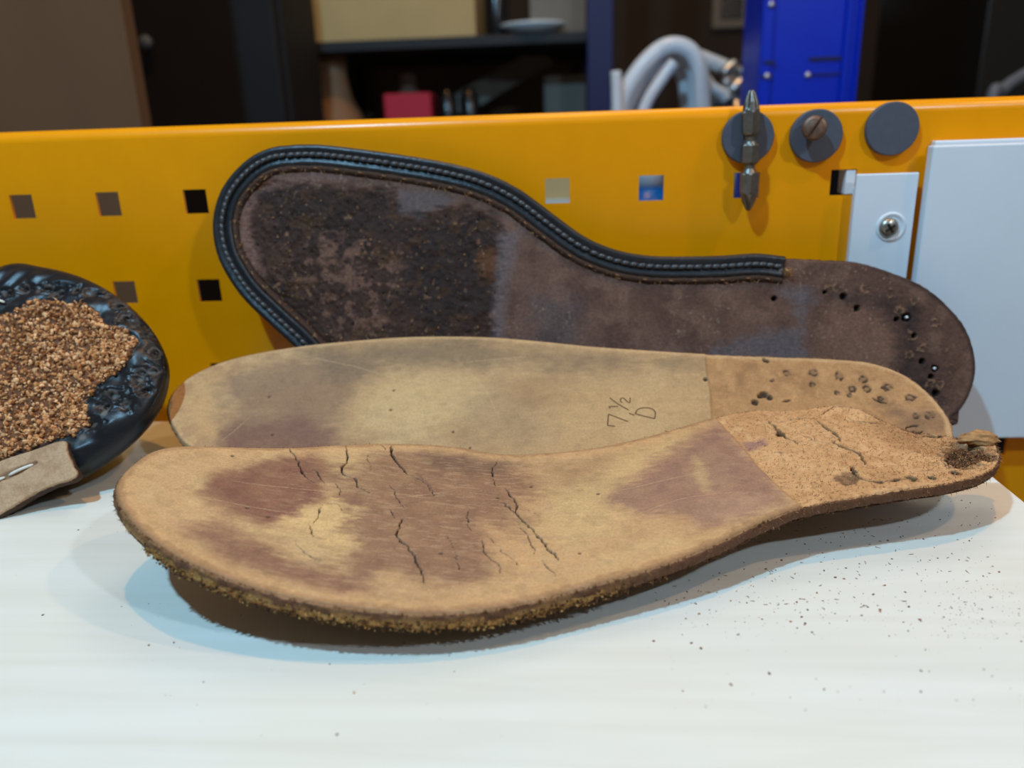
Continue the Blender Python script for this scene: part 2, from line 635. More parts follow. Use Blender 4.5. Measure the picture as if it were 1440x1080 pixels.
class Sheet:
    """solid sheet with given outline; top face is a fine grid that carries relief and wear colours"""
    def __init__(self, surf, outline_uv, ns, nt, bevel=0.8):
        self.S = surf
        C = smooth_closed(outline_uv, 14)
        i0 = int(np.argmin(C[:, 0]))
        i1 = int(np.argmax(C[:, 0]))

        def chain(a, b):
            return C[a:b + 1] if a <= b else np.vstack([C[a:], C[:b + 1]])
        A, B = chain(i0, i1), chain(i1, i0)[::-1]
        if A[:, 1].mean() > B[:, 1].mean():
            A, B = B, A
        for X in (A, B):
            X[:, 0] = np.maximum.accumulate(X[:, 0])
        self.C = C
        s = np.linspace(0, 1, ns)
        t = 0.5 * (1 - np.cos(np.pi * s))
        g = 0.6 * s + 0.4 * t
        # extra crowding at both tips
        g = np.where(s < 0.06, g[np.searchsorted(s, 0.06)] * (s / 0.06) ** 2, g)
        k = np.searchsorted(s, 0.94)
        g = np.where(s > 0.94, 1 - (1 - g[k]) * ((1 - s) / 0.06) ** 2, g)
        g = np.maximum.accumulate(g)
        u0, u1 = C[i0, 0], C[i1, 0]
        u = u0 + (u1 - u0) * g
        vn = np.interp(u, A[:, 0] + np.arange(len(A)) * 1e-7, A[:, 1])
        vf = np.interp(u, B[:, 0] + np.arange(len(B)) * 1e-7, B[:, 1])
        tt = np.linspace(0, 1, nt)
        tt = 0.75 * tt + 0.25 * 0.5 * (1 - np.cos(np.pi * tt))
        self.u, self.vn, self.vf, self.ns, self.nt = u, vn, vf, ns, nt
        self.U = np.repeat(u[:, None], nt, 1)
        self.W = vn[:, None] * (1 - tt) + vf[:, None] * tt
        # distance to the outline
        kd = kdtree.KDTree(len(C) * 6)
        CC = np.vstack([C, C[:1]])
        idx = 0
        for i in range(len(C)):
            for q in range(6):
                p = CC[i] + (CC[i + 1] - CC[i]) * q / 6
                kd.insert((p[0], p[1], 0), idx)
                idx += 1
        kd.balance()
        # coarse lookup then bilinear (fast enough and smooth)
        self.E = np.array([kd.find((a, b_, 0))[2] for a, b_ in zip(self.U.ravel(), self.W.ravel())]).reshape(ns, nt)
        self.E[:, 0] = 0
        self.E[:, -1] = 0
        self.D = np.zeros((ns, nt))            # relief along the normal
        self.K = np.zeros((ns, nt, 3))         # colour
        r = bevel
        e = np.clip(self.E, 0, r)
        self.D -= r - np.sqrt(np.maximum(0, r * r - (r - e) ** 2))

    # --- painting tools, all in sheet coordinates
    def uvs(self, pts):
        return [self.S.uv(*p) for p in pts]

    def fill(self, rgb):
        self.K[:] = lin(*rgb)

    def blend(self, rgb, mask):
        c = np.array(lin(*rgb))
        self.K += (c - self.K) * np.clip(mask, 0, 1)[..., None]

    def mul(self, f, mask):
        self.K *= (1 + (f - 1) * np.clip(mask, 0, 1))[..., None]

    def patch(self, rgb, pts, soft=4.0, amt=1.0, rough=5.0, seed=1, scale=9.0, px=True):
        P = self.uvs(pts) if px else pts
        sd = poly_sd(self.U, self.W, P)
        sd = sd + (fbm(self.U, self.W, scale, seed, 4) - 0.5) * rough * 2 \
            + (fbm(self.U, self.W, 2.0, seed + 2, 3, ax=1.8, ay=0.5) - 0.5) * rough * 1.3
        mk = sstep(soft * 1.5, -soft * 1.5, sd) * amt
        mk = mk * (0.8 + 0.4 * fbm(self.U, self.W, 5.0, seed + 4, 3))
        if rgb is not None:
            self.blend(rgb, mk)
        return mk

    def spot(self, rgb, p, r, amt=1.0, depth=0.0, seed=0, px=True, hard=0.5):
        c = self.S.uv(*p) if px else p
        d_ = np.hypot(self.U - c[0], self.W - c[1])
        d_ = d_ * (0.75 + 0.5 * fbm(self.U, self.W, max(r * 0.9, 0.6), seed + 5, 2))
        mk = sstep(r, r * hard, d_)
        self.blend(rgb, mk * amt)
        self.D -= depth * mk
        return mk

    def crack(self, pts, width=0.35, depth=1.2, rgb=(58, 36, 24), amt=0.95, seed=0, px=True, jag=0.8, lip=0.12):
        P = smooth_open(self.uvs(pts) if px else pts, 5)
        lo = P.min(0) - 5
        hi = P.max(0) + 5
        mk = (self.U > lo[0]) & (self.U < hi[0]) & (self.W > lo[1]) & (self.W < hi[1])
        if not mk.any():
            return
        u, v = self.U[mk], self.W[mk]
        ju = (fbm(u, v, 2.2, seed + 40, 3) - 0.5) * 2 * jag
        jv = (fbm(u, v, 2.2, seed + 50, 3) - 0.5) * 2 * jag
        d_, par = seg_dist(u + ju, v + jv, P)
        wd = width * (0.35 + 0.9 * np.sin(np.pi * np.clip(par, 0.02, 0.98)) ** 0.5) * (0.6 + 0.8 * vnoise(u / 1.7, v / 1.7, seed))
        a = sstep(wd * 1.6, wd * 0.5, d_)
        self.D[mk] -= depth * a - lip * sstep(wd * 6, wd * 1.5, d_) * (1 - a)
        K_ = self.K[mk]
        self.K[mk] = K_ + (np.array(lin(*rgb)) - K_) * (a * amt)[:, None]

    # --- mesh
    def build(self, name, mat, parent, thick=4.0, edge_rgb=(120, 84, 56), edge_rough=0.5, prof=None, under=0.0,
              edge_fn=None, zmin=None):
        ns, nt = self.ns, self.nt
        P = self.S.pos(self.U, self.W)
        N = self.S.nor(self.U, self.W)
        top = P + N * self.D[..., None]
        verts = [top.reshape(-1, 3)]
        cols = [self.K.reshape(-1, 3)]
        I = np.arange(ns * nt).reshape(ns, nt)
        quads = [np.stack([I[:-1, :-1], I[1:, :-1], I[1:, 1:], I[:-1, 1:]], -1).reshape(-1, 4)]
        # boundary loop
        loop = np.concatenate([I[:, 0], I[1:, -1][::-1]])
        lu = self.U.ravel()[loop]
        lv = self.W.ravel()[loop]
        n = len(loop)
        # outward normal in the sheet
        tu = np.roll(lu, -3) - np.roll(lu, 3)
        tv = np.roll(lv, -3) - np.roll(lv, 3)
        L = np.hypot(tu, tv) + 1e-9
        ou, ov = tv / L, -tu / L
        BP = self.S.pos(lu, lv)
        BN = self.S.nor(lu, lv)
        du = self.S.pos(lu + ou, lv + ov) - BP
        du = du / np.linalg.norm(du, axis=1, keepdims=True)
        if prof is None:
            prof = [(0.25, 0.9), (0.45, thick * 0.35), (0.45, thick * 0.6), (0.2, thick * 0.85), (-0.6, thick)]
        per = np.cumsum(np.hypot(np.diff(lu, prepend=lu[-1]), np.diff(lv, prepend=lv[-1])))
        prev = loop
        base = ns * nt
        ec = np.array(lin(*edge_rgb))
        for k, (off, dep) in enumerate(prof):
            nz = (fbm(per, np.full(n, dep * 1.7), 1.6, 60 + k, 3) - 0.5) * 2 * edge_rough
            dz = (fbm(per, np.full(n, 9.0 + dep), 3.0, 70 + k, 3) - 0.5) * edge_rough
            o_, d2 = np.full(n, off) + nz, np.full(n, dep) + dz
            ring = BP + du * o_[:, None] - BN * d2[:, None]
            verts.append(ring)
            c = ec * (0.75 + 0.5 * fbm(per, np.full(n, dep * 2), 1.2, 80 + k, 3))[:, None]
            if edge_fn is not None:
                c = edge_fn(c, k, len(prof), lu, lv, per)
            cols.append(c)
            cur = base + np.arange(n)
            base += n
            quads.append(np.stack([prev, cur, np.roll(cur, -1), np.roll(prev, -1)], -1))
            prev = cur
        # underside
        tris = None
        if under >= 0:
            off, dep = prof[-1]
            m_ = 7
            tt = np.linspace(0, 1, m_)
            Uu = np.repeat(self.u[:, None], m_, 1)
            Vv = self.vn[:, None] * (1 - tt) + self.vf[:, None] * tt
            bot = self.S.pos(Uu, Vv) - self.S.nor(Uu, Vv) * (dep + under)
            verts.append(bot.reshape(-1, 3))
            cols.append(np.broadcast_to(ec, (ns * m_, 3)))
            J = base + np.arange(ns * m_).reshape(ns, m_)
            quads.append(np.stack([J[:-1, :-1], J[:-1, 1:], J[1:, 1:], J[1:, :-1]], -1).reshape(-1, 4))
            l2 = np.concatenate([J[:, 0], J[1:, -1][::-1]])
            quads.append(np.stack([prev, l2, np.roll(l2, -1), np.roll(prev, -1)], -1))
        else:                                   # close with a fan
            cen = verts[-1].mean(0)
            verts.append(cen[None])
            cols.append(ec[None])
            tris = np.stack([prev, np.full(n, base), np.roll(prev, -1)], -1)
        Q = np.concatenate(quads)
        VV = np.concatenate(verts)
        if zmin is not None:                    # settles flat where it rests on the board
            VV[:, 2] = np.maximum(VV[:, 2], zmin)
        me = mesh_np(name, VV, Q, np.concatenate(cols), True, tris)
        return link(name, me, mat, parent)


def strip_chain(S, uv, samples=None):
    """resampled open chain in sheet coordinates -> (uv, 3d point, sheet normal, in-sheet outward/left normal, arclength)"""
    P = np.array(uv, float)
    seg = np.hypot(*np.diff(P, axis=0).T)
    L = np.concatenate([[0], np.cumsum(seg)])
    n = samples or int(L[-1] / 0.6)
    l = np.linspace(0, L[-1], n)
    u = np.interp(l, L, P[:, 0])
    v = np.interp(l, L, P[:, 1])
    tu = np.gradient(u)
    tv = np.gradient(v)
    q = np.hypot(tu, tv) + 1e-9
    return u, v, tu / q, tv / q, l


def sweep(name, S, uv, prof, mat, parent, closed_prof=True, jitter=0.0, cols=None, seed=3):
    """sweep a profile [(inward offset, height)...] along a chain lying in the sheet (inward = left of travel)"""
    u, v, tu, tv, l = strip_chain(S, uv)
    n = len(u)
    P = S.pos(u, v)
    N = S.nor(u, v)
    iu, iv = -tv, tu
    du = S.pos(u + iu, v + iv) - P
    du = du / np.linalg.norm(du, axis=1, keepdims=True)
    m_ = len(prof)
    V = []
    Cc = []
    for k, (a, h) in enumerate(prof):
        ja = (fbm(l, np.full(n, k * 3.1), 2.0, seed + k, 3) - 0.5) * 2 * jitter
        jh = (fbm(l, np.full(n, k * 3.1 + 40), 2.0, seed + k, 3) - 0.5) * 2 * jitter
        V.append(P + du * (a + ja)[:, None] + N * (h + jh)[:, None])
        if cols is not None:
            Cc.append(np.array(lin(*cols[k])) * (0.7 + 0.6 * fbm(l, np.full(n, k * 2.0), 1.5, seed + 20 + k, 3))[:, None])
    V = np.stack(V, 1)
    I = np.arange(n * m_).reshape(n, m_)
    qs = [np.stack([I[:-1, :-1], I[1:, :-1], I[1:, 1:], I[:-1, 1:]], -1).reshape(-1, 4)]
    if closed_prof:
        qs.append(np.stack([I[:-1, -1], I[1:, -1], I[1:, 0], I[:-1, 0]], -1).reshape(-1, 4))
    tris = []
    for e in (0, n - 1):
        for k in range(1, m_ - 1):
            tris.append((I[e, 0], I[e, k], I[e, k + 1]))
    me = mesh_np(name, V.reshape(-1, 3), np.concatenate(qs), np.stack(Cc, 1).reshape(-1, 3) if cols is not None else None,
                 True, tris)
    return link(name, me, mat, parent)


def fibres(name, pts, dirs, lens, rad, mat, parent, rgb, var=0.35, seed=1, curl=0.5):
    """many short bent leather fibres, joined"""
    r = np.random.default_rng(seed)
    n = len(pts)
    pts = np.asarray(pts, float)
    dirs = np.asarray(dirs, float)
    dirs = dirs / (np.linalg.norm(dirs, axis=1, keepdims=True) + 1e-9)
    bend = r.normal(size=(n, 3)) * curl
    side = np.cross(dirs, r.normal(size=(n, 3)))
    side /= np.linalg.norm(side, axis=1, keepdims=True) + 1e-9
    oth = np.cross(dirs, side)
    lens = np.asarray(lens)[:, None]
    rad = np.broadcast_to(np.asarray(rad, float).reshape(-1, 1), (n, 1))
    A = pts
    Bm = pts + (dirs + bend * 0.35) * lens * 0.5
    Cc = pts + (dirs + bend) * lens
    V = np.stack([A + side * rad, A - side * rad * .5 + oth * rad, A - side * rad * .5 - oth * rad,
                  Bm + side * rad * .8, Bm - side * rad * .4 + oth * rad * .8, Bm - side * rad * .4 - oth * rad * .8, Cc], 1)
    b0 = np.arange(n)[:, None] * 7
    q = []
    for a, b_ in ((0, 1), (1, 2), (2, 0)):
        q.append(np.concatenate([b0 + a, b0 + b_, b0 + b_ + 3, b0 + a + 3], 1))
    t = []
    for a, b_ in ((3, 4), (4, 5), (5, 3)):
        t.append(np.concatenate([b0 + a, b0 + b_, b0 + 6], 1))
    rgb = np.asarray(rgb, float)
    base = np.array([lin(*c) for c in rgb.reshape(-1, 3)])
    pick = base[r.integers(0, len(base), n)] * (1 - var + 2 * var * r.random((n, 1)))
    me = mesh_np(name, V.reshape(-1, 3), np.concatenate(q), np.repeat(pick, 7, 0), False, np.concatenate(t))
    o_ = link(name, me, mat, parent)
    o_['kind'] = 'stuff'
    return o_


ICO = None


def grains(name, pts, sizes, mat, parent, rgb, var=0.3, seed=2, flat=1.0, kind='stuff'):
    """irregular crumbs: jittered low icospheres, joined"""
    global ICO
    r = np.random.default_rng(seed)
    if ICO is None:
        bm = bmesh.new()
        bmesh.ops.create_icosphere(bm, subdivisions=1, radius=1.0)
        bm.verts.ensure_lookup_table()
        ICO = (np.array([v.co[:] for v in bm.verts]), np.array([[v.index for v in f.verts] for f in bm.faces]))
        bm.free()
    n = len(pts)
    pts = np.asarray(pts, float)
    sizes = np.asarray(sizes, float)
    B0 = ICO[0]
    nv = len(B0)
    sc = (0.55 + 0.9 * r.random((n, 1, 3)))
    if flat != 1.0:
        sc[:, :, 2] *= flat
    jit = 0.75 + 0.5 * r.random((n, nv, 1))
    ang = r.random(n) * 6.283
    ca, sa = np.cos(ang), np.sin(ang)
    V = B0[None] * jit * sc
    X = V[..., 0] * ca[:, None] - V[..., 1] * sa[:, None]
    Y = V[..., 0] * sa[:, None] + V[..., 1] * ca[:, None]
    V = np.stack([X, Y, V[..., 2]], -1) * sizes[:, None, None] + pts[:, None, :]
    T = (ICO[1][None] + (np.arange(n) * nv)[:, None, None]).reshape(-1, 3)
    base = np.array([lin(*c) for c in np.asarray(rgb, float).reshape(-1, 3)])
    pick = base[r.integers(0, len(base), n)] * (1 - var + 2 * var * r.random((n, 1)))
    me = mesh_np(name, V.reshape(-1, 3), np.zeros((0, 4), int), np.repeat(pick, nv, 0), False, T)
    o_ = link(name, me, mat, parent)
    if kind:
        o_['kind'] = kind
    return o_

# ================================================================== FRONT INSOLE
FS = FieldSurf([-150, -125, -100, -70, -30, 0, 30, 60, 100, 160],
               [39, 34.5, 28.5, 22.5, 17, 16.0, 17.8, 20.8, 22.2, 20.5], 0.065, -118, 0.12)
front_px = [(163, 690), (172, 715), (200, 746), (240, 775), (285, 797), (350, 822), (430, 843), (520, 856), (620, 861), (720, 850),
            (820, 825), (920, 796), (1000, 766), (1060, 737), (1130, 710), (1200, 697), (1280, 684), (1324, 678), (1369, 668),
            (1393, 657), (1404, 647), (1407, 634), (1401, 622), (1388, 614), (1360, 616), (1330, 611), (1290, 606), (1262, 598),
            (1238, 588), (1210, 575), (1180, 569), (1150, 571), (1110, 577), (1060, 576), (1005, 586), (950, 602), (900, 616),
            (830, 631), (760, 638), (700, 639), (640, 629), (560, 623), (480, 625), (400, 629), (310, 627), (255, 628),
            (215, 636), (185, 655), (168, 673)]
front = thing('leather_insole', (0, -120, 0),
              'cracked tan leather insole lying in front, heel surface torn and crumbling, cork under its rim', 'insole',
              'worn leather insoles on the white board')
fuv = [FS.uv(*p) for p in front_px]
A = Sheet(FS, fuv, 1240, 340, 0.9)
A.fill((203, 158, 110))
U, W = A.U, A.W
A.blend((214, 176, 122), sstep(0.45, 0.7, fbm(U, W, 22, 3)) * 0.7)
A.blend((178, 134, 94), sstep(0.5, 0.7, fbm(U, W, 14, 8, ax=1.6)) * 0.5)
# walked-in stains
A.patch((134, 88, 70), [(278, 690), (305, 664), (370, 646), (440, 636), (462, 660), (455, 700), (432, 725), (380, 735), (320, 722)],
        2.2, 0.9, 2.0, 21, 8)
A.patch((138, 94, 74), [(250, 738), (300, 734), (380, 765), (470, 800), (540, 830), (500, 842), (400, 822), (310, 785), (265, 757)],
        3, 0.85, 3.0, 22, 7)
A.patch((142, 102, 78), [(455, 668), (520, 632), (620, 634), (720, 648), (745, 690), (735, 745), (722, 800), (640, 836), (560, 835), (490, 800), (455, 735)],
        5, 0.85, 7.0, 23, 12)
A.patch((110, 84, 68), [(580, 634), (660, 637), (740, 652), (700, 668), (620, 660)], 3, 0.6, 3.0, 24, 8)
A.patch((222, 180, 122), [(436, 712), (470, 705), (505, 715), (480, 740), (500, 765), (470, 775), (430, 750), (400, 730)], 2, 0.85, 4.0, 25, 5)
A.patch((208, 160, 110), [(680, 735), (720, 740), (760, 790), (730, 812), (690, 790)], 3, 0.8, 4.0, 26, 6)
A.patch((204, 160, 112), [(520, 800), (600, 815), (680, 826), (760, 815), (700, 845), (600, 852), (530, 842)], 2, 0.75, 3.0, 27, 5)
A.patch((150, 118, 84), [(740, 650), (830, 640), (880, 630), (840, 690), (780, 700)], 5, 0.5, 5.0, 31, 9)
A.patch((206, 170, 116), [(760, 690), (830, 670), (880, 640), (970, 600), (990, 615), (900, 660), (880, 720), (820, 760), (770, 740)], 4, 0.7, 5.0, 28, 9)
A.patch((148, 108, 92), [(850, 700), (905, 660), (980, 615), (1010, 595), (1060, 640), (1120, 695), (1060, 728), (985, 738), (920, 720)],
        3.5, 0.8, 5.0, 29, 8)
A.patch((196, 158, 112), [(975, 640), (990, 650), (1000, 690), (988, 690), (975, 665)], 1.2, 0.7, 1.2, 30, 3)
A.patch((192, 150, 118), [(990, 700), (1070, 690), (1100, 712), (1040, 730), (980, 735)], 2, 0.45, 3.0, 32, 4)
# bright scuffed rim along the toe and the near edge
rim = sstep(7, 2.5, A.E + (fbm(U, W, 5, 9) - .5) * 4) * sstep(60, 20, U)
A.blend((206, 158, 108), rim * 0.75)
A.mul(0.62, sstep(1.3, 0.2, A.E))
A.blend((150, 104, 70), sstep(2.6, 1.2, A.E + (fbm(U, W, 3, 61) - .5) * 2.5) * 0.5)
A.mul(0.86, sstep(0.5, 0.68, fbm(U, W, 3.0, 62, 4)) * 0.8)
A.mul(1.10, sstep(0.52, 0.7, fbm(U, W, 2.0, 63, 4, ax=1.5, ay=0.6)) * 0.7)
# fine streaks across the ball
stk = sstep(0.54, 0.74, fbm(U, W, 2.4, 33, 3, ax=1.3, ay=0.3)) * sstep(-95, -60, U) * sstep(30, 0, U)
A.blend((196, 158, 120), stk * 0.32)
A.mul(1.12, sstep(0.6, 0.75, fbm(U, W, 5, 34, 3, ax=3.0, ay=0.25)) * 0.5)
# thin light scratches
for k, pts in enumerate([[(330, 675), (400, 684), (470, 692)], [(300, 700), (360, 712), (420, 720)], [(560, 700), (640, 690)],
                         [(860, 690), (930, 676), (1000, 660)], [(900, 720), (960, 700), (1030, 690)], [(380, 760), (470, 780)]]):
    A.crack(pts, 0.13, 0.0, (214, 174, 130), 0.38, 90 + k, lip=0.0, jag=0.25)
# cracks across the ball, as they run in the photo
Z8 = lambda x, y: (140 + x / 2.348, 460 + y / 2.348)
ZB_ = lambda x, y: (560 + x / 2.348, 460 + y / 2.348)
ZH = lambda x, y: (980 + x / 3.13, 500 + y / 3.13)
ck = [(Z8, 0.42, [(628, 403), (655, 440), (668, 472), (702, 512)]),
      (Z8, 0.48, [(815, 384), (820, 440), (800, 460), (806, 487), (848, 500), (852, 522), (888, 550)]),
      (Z8, 0.55, [(962, 390), (966, 425), (998, 468), (1020, 488)]),
      (Z8, 0.3, [(700, 468), (722, 484), (748, 522)]), (Z8, 0.25, [(780, 510), (802, 562)]),
      (Z8, 0.26, [(745, 580), (785, 583), (808, 606)]), (Z8, 0.26, [(742, 582), (722, 612), (708, 642)]),
      (Z8, 0.32, [(688, 643), (706, 686)]), (Z8, 0.25, [(955, 598), (972, 632)]),
      (Z8, 0.3, [(960, 518), (980, 560), (1006, 602)]),
      (Z8, 0.42, [(996, 628), (985, 690), (1032, 737), (1055, 790), (1070, 842)]),
      (Z8, 0.2, [(885, 418), (892, 472)]), (Z8, 0.2, [(1030, 490), (1080, 520), (1102, 552)]),
      (Z8, 0.34, [(930, 388), (946, 406)]), (Z8, 0.2, [(640, 700), (690, 745), (735, 768)]),
      (ZB_, 0.25, [(330, 438), (310, 480), (320, 532)]), (ZB_, 0.42, [(355, 530), (390, 588), (384, 614)]),
      (ZB_, 0.46, [(340, 580), (386, 614), (440, 664), (494, 724), (526, 766)]),
      (ZB_, 0.26, [(390, 640), (430, 690), (456, 746)]), (ZB_, 0.22, [(235, 608), (230, 660), (276, 690)]),
      (ZB_, 0.28, [(275, 700), (290, 750), (330, 780), (342, 812)]), (ZB_, 0.28, [(478, 764), (516, 822)]),
      (ZB_, 0.16, [(300, 690), (350, 740), (404, 784)]), (ZB_, 0.16, [(60, 480), (100, 520), (118, 556)]),
      (ZB_, 0.15, [(160, 680), (190, 740), (200, 800)]), (ZB_, 0.14, [(420, 600), (470, 620)])]
for k, (f, wd, pts) in enumerate(ck):
    A.crack([f(*p) for p in pts], wd * 0.43, 1.0, (30, 17, 11), 1.0, k)
for k, p in enumerate([(377, 604 + 120), (327, 640), (620, 776), (747, 683), (841, 692), (815, 776), (700, 700), (348, 712)]):
    A.spot((84, 54, 38), p, 0.7, 0.8, 0.3, k)
# bare, fuzzy heel seat behind a straight glue line
HEEL = [(1003, 584), (1030, 610), (1065, 652), (1100, 686), (1132, 714), (1250, 740), (1460, 700), (1450, 560), (1150, 520)]
hs = poly_sd(U, W, A.uvs(HEEL))
heel = sstep(0.5, -0.5, hs + (fbm(U, W, 3, 36) - .5) * 0.6)
A.blend((208, 158, 108), heel)
A.blend((188, 136, 88), heel * sstep(0.45, 0.7, fbm(U, W, 9, 37)) * 0.6)
A.blend((226, 178, 126), heel * sstep(0.5, 0.7, fbm(U, W, 4, 38)) * 0.5)
A.mul(0.72, heel * sstep(0.55, 0.75, fbm(U, W, 1.1, 39, 3)) * 0.7)
A.D -= 0.5 * heel
A.D += heel * (fbm(U, W, 1.6, 41, 3) - 0.5) * 0.55 + heel * (fbm(U, W, 9, 42, 2) - .5) * 1.0
A.mul(0.7, sstep(0.9, 0.0, np.abs(hs + 0.2)) * 0.6)
A.patch((140, 100, 100), [(1043, 618), (1075, 612), (1078, 620), (1052, 632)], 1.0, 0.7, 1.0, 43, 3)
A.patch((150, 104, 64), [(1230, 590), (1290, 604), (1345, 618), (1330, 640), (1270, 628), (1225, 610)], 3, 0.55, 3, 44, 5)
for k, (wd, dp, pts) in enumerate([(0.7, 2.2, [(525, 280), (580, 320), (636, 366)]), (0.75, 2.2, [(595, 365), (650, 400), (720, 430), (742, 472)]),
                                   (0.25, 1, [(430, 330), (520, 365), (600, 385)]), (0.7, 2, [(318, 278), (350, 315), (372, 338), (442, 376)]),
                                   (0.55, 2, [(688, 478), (700, 515), (762, 547), (832, 552), (900, 548), (960, 540)]),
                                   (0.8, 2.4, [(962, 350), (1030, 350), (1062, 352), (1125, 330)]),
                                   (0.4, 1.2, [(548, 254), (620, 222), (722, 244)]), (0.45, 1.5, [(688, 276), (760, 287), (822, 297)]),
                                   (0.3, 1, [(345, 292), (440, 276), (532, 272)]), (0.3, 1, [(1040, 460), (1085, 470)]),
                                   (0.3, 1, [(995, 500), (1080, 498)]), (0.5, 1.5, [(1070, 400), (1110, 412), (1090, 450)]),
                                   (0.3, 1, [(340, 412), (400, 420)])]):
    A.crack([ZH(*p) for p in pts], wd * 0.5, dp, (18, 10, 7), 1.0, 120 + k, jag=0.9, lip=0.3)
for k, (p, r_, dp) in enumerate([((368, 336), 1.5, 2.5), ((945, 540), 1.6, 2.4), ((880, 548), 0.9, 1.5), ((800, 552), 1.2, 1.6), ((695, 500), 1.0, 1.5),
                                 ((1035, 530), 1.3, 0.8), ((1140, 508), 1.4, 0.6), ((1215, 384), 1.2, 1.6), ((1190, 440), 0.9, 1.0)]):
    A.spot((40, 28, 22), ZH(*p), r_ * 1.5, 0.5, 0, k)
    A.spot((14, 9, 7), ZH(*p), r_, 1.0, dp, k + 9)
mk = A.patch((104, 74, 54), [ZH(*p) for p in [(610, 532), (650, 504), (700, 510), (715, 530), (680, 548), (650, 560)]], 0.8, 0.7, 2.2, 46, 2.5)
A.D -= mk * 0.9 * fbm(U, W, 2.0, 58, 3)
A.mul(0.55, mk * sstep(0.45, 0.62, fbm(U, W, 2.4, 59, 3)))
# torn pit at the back of the heel
pit = A.patch((112, 76, 52), [ZH(*p) for p in [(1095, 405), (1150, 372), (1240, 388), (1318, 402), (1322, 440), (1265, 462), (1200, 485), (1120, 470), (1080, 450)]],
              1.0, 0.95, 2.5, 47, 3)
A.D -= pit * (1.4 + 1.6 * fbm(U, W, 2.2, 48, 3))
A.mul(0.5, pit * sstep(0.5, 0.7, fbm(U, W, 2.0, 49, 3)))
A.crack([ZH(*p) for p in [(1085, 455), (1120, 480), (1205, 490)]], 0.6, 1.5, (38, 24, 16), 0.9, 140, jag=1.0)
A.crack([ZH(*p) for p in [(1195, 380), (1250, 392)]], 0.6, 1.5, (38, 24, 16), 0.9, 141, jag=0.8)
# general relief
A.D += (fbm(U, W, 30, 51, 2) - 0.5) * 1.2 - 0.35 * sstep(2, 8, A.E)
A.D += (fbm(U, W, 1.1, 52, 2) - 0.5) * 0.05


def front_edge(c, k, n, lu, lv, per):
    g = sstep(0.45, 0.65, fbm(per, np.full(len(per), k * 2.0), 4.0, 66, 3))[:, None]
    fore = (sstep(30, -10, lu) * sstep(-100, -112, lv))[:, None]
    return c + (np.array(lin(178, 134, 78)) - c) * g * fore * (0.8 if k > 1 else 0.3)


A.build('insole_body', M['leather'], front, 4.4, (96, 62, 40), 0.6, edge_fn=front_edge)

# crumbly cork and rib left under the near rim of the forefoot
lo_px = [(205, 752), (240, 777), (285, 799), (350, 823), (430, 844), (520, 857), (620, 862), (720, 851), (820, 826), (880, 808)]
ch = [FS.uv(*p) for p in lo_px]
ch = smooth_open(ch, 10)
sweep('cork_rib', FS, ch, [(0.5, -1.9), (-0.1, -2.7), (-0.2, -3.5), (0.0, -4.3), (0.6, -5.0), (1.8, -5.5), (6, -6.0), (12, -5.6), (12, -3.6)],
      M['cork'], front, True, 0.75, [(112, 78, 48), (150, 110, 62), (176, 136, 80), (156, 112, 62), (104, 70, 40), (78, 52, 34), (80, 56, 36), (80, 56, 36), (90, 60, 40)])
u_, v_, tu_, tv_, l_ = strip_chain(FS, ch, 900)
r = np.random.default_rng(5)
pk = r.integers(0, 900, 2600)
off = r.random(2600) * 1.3 - 0.55
dep = 2.2 + r.random(2600) * 3.3
pp = FS.pos(u_[pk] - tv_[pk] * off * 1.0, v_[pk] + tu_[pk] * off) - FS.nor(u_[pk], v_[pk]) * dep[:, None]
pp[:, 2] = np.maximum(pp[:, 2], 0.8)
grains('cork_crumbs', pp, 0.10 + 0.26 * r.random(2600) ** 2, M['cork'], front,
       [(160, 118, 66), (136, 94, 52), (92, 60, 36), (64, 42, 28), (54, 36, 26), (186, 146, 90)], 0.25, 6)


def rim_fibres(sheet, n, lens, rgb, seed, parent, sel=None, depth=(0, 4), mat=None):
    C_ = sheet.C
    r_ = np.random.default_rng(seed)
    tu = np.roll(C_[:, 0], -1) - np.roll(C_[:, 0], 1)
    tv = np.roll(C_[:, 1], -1) - np.roll(C_[:, 1], 1)
    area = 0.5 * np.sum(C_[:, 0] * np.roll(C_[:, 1], -1) - np.roll(C_[:, 0], -1) * C_[:, 1])
    sg = 1 if area > 0 else -1
    q = np.hypot(tu, tv) + 1e-9
    nu, nv = sg * tv / q, -sg * tu / q
    cand = np.arange(len(C_)) if sel is None else np.where(sel(C_[:, 0], C_[:, 1]))[0]
    seg = np.hypot(*(np.roll(C_, -1, 0) - C_).T)[cand]
    k = r_.choice(cand, n, p=seg / seg.sum())
    f = r_.random(n)[:, None]
    p = C_[k] * (1 - f) + np.roll(C_, -1, 0)[k] * f
    P_ = sheet.S.pos(p[:, 0], p[:, 1])
    N_ = sheet.S.nor(p[:, 0], p[:, 1])
    O_ = sheet.S.pos(p[:, 0] + nu[k], p[:, 1] + nv[k]) - P_
    dp = depth[0] + (depth[1] - depth[0]) * r_.random(n)
    P_ = P_ - N_ * dp[:, None]
    D_ = O_ + r_.normal(size=(n, 3)) * 0.6 - N_ * (r_.random((n, 1)) * 0.8)
    ln = lens[0] + (lens[1] - lens[0]) * r_.random(n) ** 2
    return fibres('edge_fibres', P_, D_, ln, 0.05 + 0.05 * r_.random(n), mat or M['cork'], parent, rgb, 0.3, seed)


rim_fibres(A, 11000, (0.25, 1.1), [(140, 96, 60), (104, 68, 42), (184, 138, 92), (76, 50, 34)], 8, front, depth=(0.3, 4.4))
